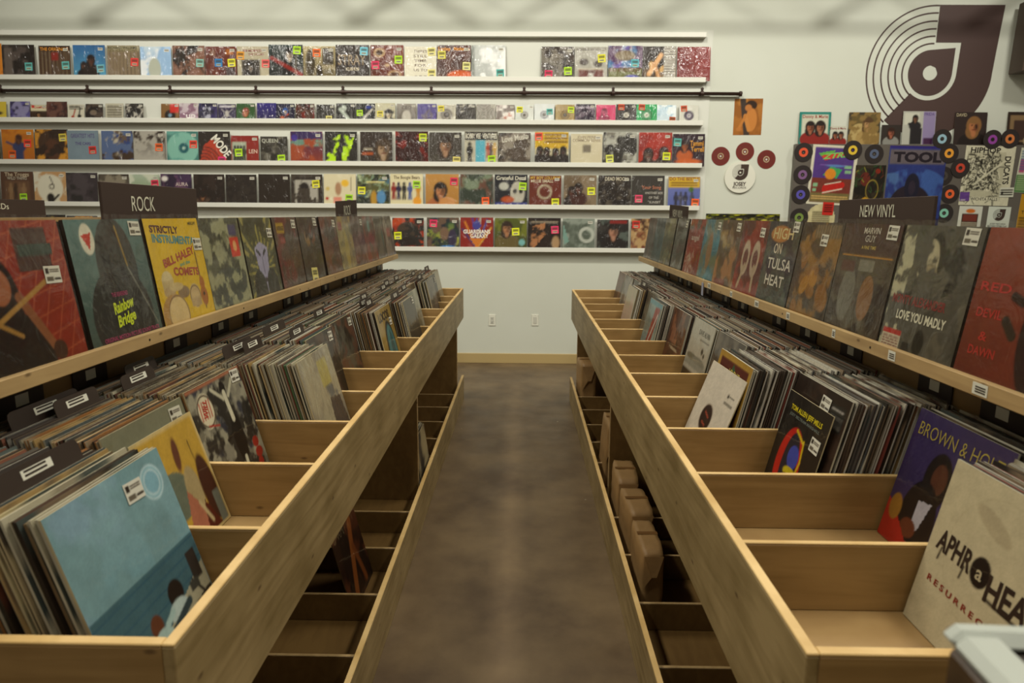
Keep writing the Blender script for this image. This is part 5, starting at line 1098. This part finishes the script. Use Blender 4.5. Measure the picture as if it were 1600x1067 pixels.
RF = {
 0: (.80, 12, [('c', 'bcb294'), ('v', 2, .05), ('t', 'APHR', .22, .54, .12, '2c201a', .30, -2, .03), ('e', .44, .52, .075, .085, '241a16'), ('t', 'a', .44, .52, .08, 'a89c7c', .05), ('t', 'HEAD', .71, .49, .14, '2c201a', .40, 2, .03), ('l', .52, .42, .95, .40, .018, '2c201a'), ('l', .12, .50, .11, .43, .014, '2c201a'), ('l', .32, .49, .31, .42, .014, '2c201a'), ('t', 'R E S U R R E C T I O N', .46, .30, .036, '7c2c20', .74, -1, .03), ('o', .5, .57, .36, .006, 'b4aa8c'), ('e', .42, .78, .16, .05, 'aea386', -20)],
    'large cream record lettered APHROHEAD at the front of the nearest right bay', 110, None),
 1: (.932, 13, [('c', '40345c'), ('v', 3, .1), ('t', 'BROWN & HOLT', .5, .87, .1, 'a49440', .88, 0, -.01), ('t', 'BROWN & HOLT', .51, .865, .088, '40345c', .86, 0, -.03), ('e', .42, .58, .14, .2, '241a18'), ('e', .44, .6, .08, .11, '5c3828'), ('e', .35, .25, .2, .3, '241c1c'), ('p', [(.32, .4), (.46, .42), (.4, .2), (.32, .18)], 'b0acb4'), ('e', .3, .18, .09, .07, '6c3c28'), ('p', [(0, 0), (0, .3), (.12, .24), (.3, .1), (.5, 0)], 'a83024'), ('e', .1, .26, .07, .1, '9c7434'), ('p', [(.62, .5), (.9, .66), (1, .2), (.6, 0)], '2c2430')],
    'purple record lettered BROWN & HOLT in the second right bay', 96, None),
 2: (.789, 13, [('c', '3a2a20'), ('n', 4, '44342a', '32261e'), ('r', .72, .72, .96, .92, '2c2a26'), ('h', .74, .74, .94, .84, 5, '6c6860'), ('h', .74, .87, .94, .9, 1, 'a8a49c')],
    'dark brown textured record behind the black one with the red oval', 60, (.62, .88)),
 3: (.669, 13, [('c', 'a4843c'), ('r', .08, .06, .93, .94, '5c281c'), ('p', [(.15, .5), (.5, .93), (.9, .6), (.7, .1), (.3, .1)], '4c6430'), ('p', [(.5, .93), (.9, .6), (.75, .45), (.4, .7)], '3c5c40'), ('t', 'JODIE', .56, .83, .09, 'b09c4c', .34, 0, .01), ('e', .75, .55, .08, .04, 'c84c2c')],
    'gold-bordered green and maroon record lettered JODIE', 80, None),
 4: (.76, 12, [('c', '4c443c'), ('n', 3, '6c6458')], 'dark record at the front of the fifth right bay', 30, None),
 5: (.755, 12, [('c', 'b0aca0'), ('v', 3, .05), ('t', 'DAVE ALVIN', .62, .86, .07, '4c4438', .5), ('h', .5, .75, .9, .79, 1, '6c6458'), ('e', .3, .5, .25, .05, '6c6c60'), ('e', .65, .48, .3, .07, '84847a'), ('r', 0, .38, 1, .46, '94948a'), ('r', 0, 0, 1, .32, '38302a'), ('n', 9, '44') if False else ('e', .75, .2, .2, .1, '443a32'), ('e', .7, .64, .05, .04, '44403a'), ('e', .8, .6, .04, .03, '44403a')],
    'white and charcoal landscape record lettered DAVE ALVIN', 56, None),
 6: (.741, 12, [('c', '6c4830'), ('n', 4, '84583c', '4c3426'), ('r', .1, .5, .6, .9, '8c6044'), ('h', .2, .4, .8, .46, 1, 'b0a084'), ('n', 6, '5c3c2c')], 'copper brown record in the seventh right bay', 50, (.82, .25)),
 7: (.691, 12, [('c', '7c8c88'), ('n', 3, '8c9c94', '6c746c'), ('p', [(.3, 0), (.55, .9), (.9, .95), (.75, .4), (.8, 0)], '8c3430'), ('l', .5, .3, .8, .8, .05, 'b8b4ac'), ('r', 0, .92, 1, 1, '5c8c94')], 'pale teal record with a red diagonal, eighth right bay', 50, None),
 8: (.74, 12, [('c', '5c5448'), ('n', 3, '7c7464')], 'stone brown record at the front of the ninth right bay', 20, None),
 9: (.68, 12, [('c', 'b0a890'), ('p', [(.4, 0), (.5, .5), (.56, 0)], '54504c'), ('n', 2, 'b8a494')], 'cream record with a thin dark spike, tenth right bay', 40, None),
 10: (.77, 12, [('c', '7c7870'), ('n', 4, '98948c', '545048')], 'crumpled grey record in the eleventh right bay', 20, None),
 11: (.765, 12, [('c', '8c8880'), ('n', 4, 'a8a49c', '6c685e')], 'light grey bagged record in the twelfth right bay', 20, None),
 12: (.766, 12, [('c', '4c3c34'), ('n', 3, '6c5044')], 'dark record at the far end of the right bin', 20, None),
}
stuff = MB(); stuff_cols = []
def add_stuff(Mx, W, H, T, ec, fc):
    x, y0, y1 = W / 2, -T / 2, T / 2
    Q = [([(-x, y0, 0), (x, y0, 0), (x, y0, H), (-x, y0, H)], fc), ([(-x, y1, 0), (-x, y1, H), (x, y1, H), (x, y1, 0)], fc), ([(-x, y0, 0), (-x, y0, H), (-x, y1, H), (-x, y1, 0)], ec),
         ([(x, y0, 0), (x, y1, 0), (x, y1, H), (x, y0, H)], ec), ([(-x, y0, H), (x, y0, H), (x, y1, H), (-x, y1, H)], ec)]
    for pts, c in Q:
        stuff.face([Mx @ Vector(p) for p in pts]); stuff_cols.extend([lin(c)] * 4)

# black divider cards: body, tab and a label
def card_proto(tabx, W=.300, H=.316, tab=.150, th=.036):
    b = MB(); x = W / 2; a, c = tabx - tab / 2, tabx + tab / 2; r = .012
    pts = [(-x, 0), (x, 0), (x, H), (c, H), (c, H + th - r), (c - r * .3, H + th - r * .3), (c - r, H + th), (a + r, H + th), (a + r * .3, H + th - r * .3), (a, H + th - r), (a, H), (-x, H)]
    b.prism(pts, -.0008, .0008); body = b.build('divider_card', M['black'])
    b = MB(); b.box(tabx - .036, tabx + .036, -.0014, -.00085, H + .010, H + th - .010); lab = b.build('label', M['white'], body)
    b = MB()
    for k in range(2): b.box(tabx - .030, tabx + .022, -.0019, -.0015, H + .014 + k * .007, H + .0175 + k * .007)
    lp = b.build('label_print', M['black'], lab)
    return body
CARDS = [card_proto(-.06), card_proto(.06), card_proto(0.0, .28, .318, .22)]
used_card = [False] * 3
def put_card(kind, loc, rot, label, group):
    src = CARDS[kind]
    if not used_card[kind]: o = src; used_card[kind] = True
    else:
        o = src.copy(); COL.objects.link(o)
        for ch in src.children:
            c = ch.copy(); COL.objects.link(c); c.parent = o
            for g in ch.children:
                d = g.copy(); COL.objects.link(d); d.parent = c
    o.location = loc; o.rotation_euler = rot; tag(o, label, 'divider card', group)
    return o
ORD = ['nearest', 'second', 'third', 'fourth', 'fifth', 'sixth', 'seventh', 'eighth', 'ninth', 'tenth', 'eleventh', 'twelfth', 'farthest']
CARDPOS = {(-1, 0): (.10,), (-1, 1): (.17, .20), (-1, 2): (.15, .21), (-1, 3): (.20, .225), (-1, 4): (.05, .15), (-1, 5): (.09,), (-1, 6): (.06, .09), (-1, 7): (.05, .20), (-1, 8): (.04, .16), (-1, 9): (.12,), (-1, 10): (.05, .19), (-1, 11): (.11,), (-1, 12): (.05,), (1, 9): (.05,)}
rb = random.Random(11); count = 0
def fill(G, bay, F, P, words):
    global count
    s = G['s']; xtop, lean, ops, label, n, tg = F[bay]
    near = bay <= 3
    y_c = G['y0'] + bay * .35 + (.012 if bay else PW) / 2 + .175
    H = .318; T = .004
    st = math.sin(R(lean)); ct = math.cos(R(lean))
    x = xtop - st * H
    g = 'records filed in the %s %s bay' % (ORD[bay], words)
    ob = art_obj('record_sleeve', ops, .316, H, T, n, 1000 + bay + 20 * (s > 0), 'gloss' if bay not in (3,) else ('wrap' if s < 0 else 'matte'), (s * x, y_c, ZF + .0012), lean_rot(s, lean), edge='b4a884' if s < 0 else 'a8a490')
    tag(ob, label, 'record', g)
    if tg: stick(ob, .316, H, T, tg[0], tg[1], .05, .036, 'd4d2c4', 'tag', 3)
    if (bay in (1, 5, 8)) or (bay == 3 and s < 0): film(ob, .316, H, T, .008, bay)
    xend = G['xb'] - .006 - st * .32
    cards = list(CARDPOS.get((s, bay), ())); x0 = x; prevT = T; yj = 0
    cap = {(-1, 0): 26, (-1, 1): 26, (-1, 2): 30, (-1, 3): 46, (1, 0): 30, (1, 1): 22, (1, 2): 38, (1, 3): 42}.get((s, bay), 0); mine = 0
    while True:
        if cards and x - x0 > cards[0]:
            x += (prevT / 2 + .003) / ct; cards.pop(0); prevT = .0016
            if x > xend: break
            put_card(rb.randrange(3) if bay else 2, (s * x, y_c, ZF + .0014), lean_rot(s, lean),
                     'black divider card with white label among the records in the %s %s bay' % (ORD[bay], words), 'divider cards in the %s %s bay' % (ORD[bay], words))
            continue
        c, th, me = P[rb.randrange(len(P))]
        gap = rb.choice((.0006, .0006, .001, .0015, .0035)) if near else rb.choice((.001, .002, .004, .006))
        if mine % 5 == 1 and mine < cap - 1: gap = .0036
        x += (prevT / 2 + th / 2 + gap) / ct; prevT = th
        if x > xend: break
        dy = rb.uniform(-.006, .006)
        loc = (s * x, y_c + dy, ZF + .0012); rot = lean_rot(s, lean)
        if mine < cap:
            mine += 1
            o = bpy.data.objects.new('record_sleeve', me); link(o); o.location = loc; o.rotation_euler = rot
            tag(o, '%s-edged record packed behind the front cover of the %s %s bay' % (CNAME[c], ORD[bay], words), 'record', g); count += 1
            if mine % 5 == 2: film(o, .312, .312, th, .010, mine, .5)
        else:
            Mx = Matrix.Translation(loc) @ Euler(rot).to_matrix().to_4x4()
            add_stuff(Mx, .311 + rb.uniform(0, .005), .309 + rb.uniform(0, .010), th, c if rb.random() > .25 else 'b4b0a0', rb.choice(FACE))
    return xend
for bay in range(13):
    fill(LG, bay, LF, PL, 'left'); fill(RG, bay, RF, PR, 'right')
# category cards standing tall at the back of each bay, their heads just under the ledge
b = MB(); b.prism([(-.07, 0), (.07, 0), (.07, .365), (-.07, .365)], -.0008, .0008); tall = b.build('divider_card', M['black'])
b = MB(); b.box(-.02, .02, -.0014, -.00085, .318, .344); tl = b.build('label', M['white'], tall)
first = True
for G, words in ((LG, 'left'), (RG, 'right')):
    for bay in range(13):
        o = tall if first else tall.copy()
        if not first:
            COL.objects.link(o); c = tl.copy(); COL.objects.link(c); c.parent = o
        first = False
        o.location = (G['s'] * (G['xb'] - .004), G['y0'] + bay * .35 + .175 + .06 * math.sin(bay * 2.3), ZF + .001); o.rotation_euler = lean_rot(G['s'], 0)
        tag(o, 'tall black card with white label at the back of the %s %s bay' % (ORD[bay], words), 'divider card', 'tall cards at the backs of the bays')
o = stuff.build('record_sleeves', M['matte'])
at = o.data.color_attributes.new('Col', 'FLOAT_COLOR', 'POINT')
arr = np.ones((len(stuff.v), 4), dtype=np.float32); arr[:, :3] = np.array(stuff_cols); at.data.foreach_set('color', arr.ravel())
tag(o, 'tightly packed record sleeves filling the farther bays of both bins', 'records', kind='stuff')
print('individual packed sleeves', count)

# smaller covers standing in front of bay fronts
def front(G, name, xb_, yc, W, H, lean, ops, label, n, seed, tw=0, tg=None, mt='gloss'):
    ob = art_obj(name, ops, W, H, .003, n, seed, mt, (G['s'] * xb_, yc, ZF + .001), lean_rot(G['s'], lean, tw), edge='b4a884')
    tag(ob, label, 'record'); 
    if tg: stick(ob, W, H, .003, tg[0], tg[1], .05, .036, 'd4d2c4', 'tag', 2)
    return ob
front(LG, 'record_sleeve', .722, .885 + .35 + .012 + .175 + .028, .262, .282, 17, [('c', 'c4b07c'), ('r', .03, .03, .97, .97, 'bc9c44'), ('v', 3, .08), ('e', .55, .75, .05, .14, '6c4430', -12), ('l', .78, .8, .8, .45, .012, '4c3828'), ('e', .35, .45, .25, .2, '6c7464'), ('n', 7, '5c4c34') if False else ('e', .62, .4, .12, .22, 'a89870'), ('p', [(.35, .05), (.5, .45), (.62, .3), (.7, .05)], 'a87058'), ('e', .85, .35, .12, .3, '4c2c20'), ('p', [(.6, .02), (.7, .3), (.85, .02)], '5c281c'), ('l', .62, .3, .72, .1, .04, 'b8a880'), ('r', .85, .02, .97, .3, '74786c')],
      'smaller yellow painted record leaning before the grey-green one, second left bay', 64, 1300)
front(RG, 'record_sleeve', .700, .857 + .7 + .012 + .176, .27, .272, 13, [('c', '2a241e'), ('v', 3, .1), ('e', .42, .3, .27, .40, 'b42c20'), ('e', .45, .3, .17, .36, '2c2a34'), ('e', .5, .42, .12, .12, '4450a0'), ('o', .5, .5, .18, .03, 'c4ac20') if False else ('l', .42, .68, .62, .6, .03, 'c4ac20'), ('l', .62, .62, .66, .42, .03, 'c4ac20'), ('l', .66, .42, .62, .24, .03, 'c4ac20'), ('e', .52, .26, .15, .06, 'bcac24'), ('e', .45, .08, .14, .16, '40201c'), ('e', .58, .12, .06, .08, '3c6430'), ('t', 'TOM ALLEN JEFF MILLS', .5, .86, .05, 'c4b420', .72, 0, .03), ('t', 'JOEY BELTRAM MARSHALL', .5, .79, .028, '6c746c', .7)],
      'small black record with a red oval and blue head, third right bay', 80, 1301, 0, (.84, .66))
front(RG, 'record_sleeve', .553, .857 + 1.05 + .012 + .172, .312, .285, 20, [('c', 'c4bcac'), ('v', 2, .03), ('e', .42, .40, .165, .17, 'a89c8c'), ('e', .42, .40, .15, .155, '3c2c24'), ('l', .36, .46, .48, .42, .02, 'a0503c'), ('l', .36, .34, .46, .32, .02, 'a0503c'), ('r', .72, .74, .76, .78, '34302a'), ('h', .78, .75, .9, .78, 1, '6c685c'), ('h', .7, .66, .92, .70, 1, '4c483c')],
      'plain white sleeve showing a dark round label, fourth right bay', 64, 1302, 2, None, 'matte')

# ------------------------------------------------------------------ category signs on top of the fixtures
def sign(x, y0, y1, z0, z1, s, txt, th, tw_, ty, label, tilt=0, tz=.5):
    yc = (y0 + y1) / 2; W = y1 - y0; H = z1 - z0
    t = empty('category_sign', (x, yc, z0), (0, 0, R(-90 * s))); tag(t, label, 'sign')
    b = MB(); b.box(-W / 2, W / 2, -.004, .004, 0, H, bev=.001); p = b.build('panel', M['sign'], t); p.rotation_euler = (0, R(tilt), 0)
    tx = (ty - yc) * (1 if s < 0 else -1)
    l = text_obj(txt, tx, H * tz, th, tw_, -.0052, M['letter'], p, .0, 0); 
    return t
sign(-1.127, 1.84, 2.38, 1.4485, 1.578, -1, 'ROCK', .044, .125, 2.04, 'big black ROCK sign standing on the left display fixture', 0, .58)
sign(-1.127, 4.17, 4.68, 1.4485, 1.578, -1, 'ROCK', .062, .17, 4.42, 'small-looking far black ROCK sign at the far end of the left fixture', -2, .55)
sign(1.044, 1.78, 2.31, 1.4485, 1.553, 1, 'NEW VINYL', .037, .205, 2.06, 'wide black NEW VINYL sign on the right display fixture', 0, .66)
sign(1.044, 4.43, 4.97, 1.4485, 1.565, 1, 'NEW VINYL', .05, .30, 4.7, 'tilted far black NEW VINYL sign at the far end of the right fixture', 2, .55)
sign(-2.99, 3.75, 4.30, 1.5, 1.562, -1, 'CDs', .032, .09, 3.97, 'black CDs sign cut by the left frame edge', 0, .5) if False else sign(-2.991, 3.75, 4.30, 1.4606, 1.565, -1, 'CDs', .034, .10, 3.94, 'black CDs sign cut by the left frame edge', 0, .62)

# ------------------------------------------------------------------ lower tray contents
kraft = mat('brown_kraft_paper', 'a07e50', .55, bump=.35, bscale=18, var=.10, vscale=9)
tape = mat('brown_tape', '7c5a34', .35)
def package(loc, sx, sy, sz, rot, seed, label):
    t = empty('wrapped_package', loc, rot); tag(t, label, 'package', None)
    rg = random.Random(seed); b = MB()
    nx, ny, nz = 5, 8, 9
    import itertools
    bm_pts = {}
    def P(i, j, k):
        u, v, w_ = i / nx, j / ny, k / nz
        x, y, z = (u - .5) * sx, (v - .5) * sy, w_ * sz
        pinch = 1 - .12 * (abs(2 * v - 1) ** 4) - .10 * (abs(2 * w_ - 1) ** 6)
        x *= pinch; y *= 1 - .05 * abs(2 * w_ - 1) ** 4
        r = lambda: rg.uniform(-.0016, .0016)
        key = (i, j, k)
        if key not in bm_pts: bm_pts[key] = (x + r(), y + r(), z + (r() if k else 0) - (.012 * abs(2 * v - 1) ** 4 if k == nz else 0))
        return bm_pts[key]
    vid = {}
    def V(i, j, k):
        if (i, j, k) not in vid: vid[(i, j, k)] = len(b.v); b.v.append(P(i, j, k))
        return vid[(i, j, k)]
    def q(a, c, d, e): b.f.append((a, c, d, e)); b.mi.append(0)
    for j in range(ny):
        for k in range(nz):
            q(V(0, j, k), V(0, j, k + 1), V(0, j + 1, k + 1), V(0, j + 1, k)); q(V(nx, j, k), V(nx, j + 1, k), V(nx, j + 1, k + 1), V(nx, j, k + 1))
    for i in range(nx):
        for k in range(nz):
            q(V(i, 0, k), V(i + 1, 0, k), V(i + 1, 0, k + 1), V(i, 0, k + 1)); q(V(i, ny, k), V(i, ny, k + 1), V(i + 1, ny, k + 1), V(i + 1, ny, k))
        for j in range(ny):
            q(V(i, j, nz), V(i + 1, j, nz), V(i + 1, j + 1, nz), V(i, j + 1, nz)); q(V(i, j, 0), V(i, j + 1, 0), V(i + 1, j + 1, 0), V(i + 1, j, 0))
    o = b.build('paper_wrap', kraft, t, True)
    b = MB()   # folded end flap and crease
    b.face([(-sx * .42, -sy * .51 - .004, sz * .93), (sx * .42, -sy * .51 - .004, sz * .93), (sx * .12, -sy * .51 - .016, sz * .62), (-sx * .1, -sy * .51 - .016, sz * .62)])
    b.face([(-sx * .42, -sy * .51 - .004, sz * .93), (-sx * .1, -sy * .51 - .016, sz * .62), (-sx * .42, -sy * .51 - .002, sz * .4)])
    f = b.build('folded_flap', kraft, t); so = f.modifiers.new('thickness', 'SOLIDIFY'); so.thickness = .001
    b = MB(); b.box(-sx * .46, sx * .46, -.012, .012, sz + .001, sz + .0022); b.build('tape', tape, t)
    return t
package((.492, 2.475, .0375), .085, .29, .250, (0, 0, 0), 1, 'nearest brown paper package standing in the right lower tray')
package((.500, 2.785, .0375), .105, .28, .262, (0, 0, R(2)), 2, 'wide brown paper package directly behind the nearest one in the right tray')
package((.498, 3.10, .0375), .105, .29, .275, (0, 0, R(-2)), 3, 'brown paper package between the upright panel and the wide package')
package((.474, 3.66, .0375), .06, .27, .36, (0, R(4), 0), 4, 'tall thin brown paper package just beyond the upright panel on the right')
package((.50, 5.19, .0375), .12, .28, .36, (0, 0, R(4)), 5, 'crumpled brown paper package at the far end of the right tray')
# records in the left lower tray
for i in range(12):
    c, th, me = PL[(i * 7) % len(PL)]
    o = bpy.data.objects.new('record_sleeve', me); link(o); o.location = (-(.506 + i * .009), 3.33 + .018 + .17, .0372); o.rotation_euler = lean_rot(-1, 8)
    tag(o, '%s-edged record in the small batch standing on the left lower tray' % CNAME[c], 'record', 'records on the left lower tray')
ob = art_obj('record_sleeve', [('c', '3a2418'), ('n', 3, '5c3420', '2c1c14'), ('l', .3, .1, .7, .9, .14, '8c5428'), ('l', .75, .1, .6, .6, .1, '7c4824')], .315, .315, .004, 40, 1400, 'gloss', (-.61, .885 + 3 * .35 + .32 + .012 + .17, .0372), lean_rot(-1, 14), edge='5c4830')
tag(ob, 'single dark orange-brown record leaning in the left lower tray', 'record')

# ------------------------------------------------------------------ plastic box set on a pedestal in the right foreground
t = empty('boxed_set', (.546, .405, 1.0)); tag(t, 'blurred white-rimmed plastic box in the bottom right foreground', 'box'); t.rotation_euler = (0, 0, R(-3))
wp_ = mat('glossy_white_plastic', 'b4bab2', .08, coat=.8, bump=.2, bscale=9)
b = MB()
X0, X1, Y0, Y1 = -.18, .2, -.135, .145; z0, z1 = 0, .150
b.box(X0, X1, Y0, Y0 + .03, z1 - .02, z1, bev=.008); b.box(X0, X1, Y1 - .028, Y1, z1 - .02, z1, bev=.009)
b.box(X0, X0 + .042, Y0 + .02, Y1 - .02, z1 - .0195, z1 - .0005, bev=.008); b.box(X1 - .05, X1, Y0 + .02, Y1 - .02, z1 - .0195, z1 - .0005, bev=.008)
b.build('rim', wp_, t)
b = MB(); b.box(X0 + .006, X1 - .006, Y0 + .006, Y1 - .006, z0, z1 - .021, bev=.006); bd = b.build('printed_carton', mat('brown_carton_print', '54402c', .35, var=.4, vscale=16, coat=.4), t)
b = MB(); b.box(X0 + .0046, X0 + .0058, -.06, .06, .03, .11); b.build('printed_patch', mat('mustard_print', '7c6414', .4), bd)
b = MB(); b.box(X0 + .0425, X1 - .0505, Y0 + .0305, Y1 - .0285, z1 - .0205, z1 - .014, bev=.002); b.build('inner_tray', mat('dark_inner_tray', '2c2420', .4), t)
t = empty('pedestal', (.546, .405, 0)); tag(t, 'plywood pedestal under the plastic box in the right foreground', 'pedestal')
b = MB(); b.box(-.17, .19, -.125, .13, .0, .985, bev=.002); b.build('body', M['ply'], t)
b = MB(); b.box(-.175, .195, -.13, .135, .9852, .9998, bev=.002); b.build('top', M['ply_lip'], t)
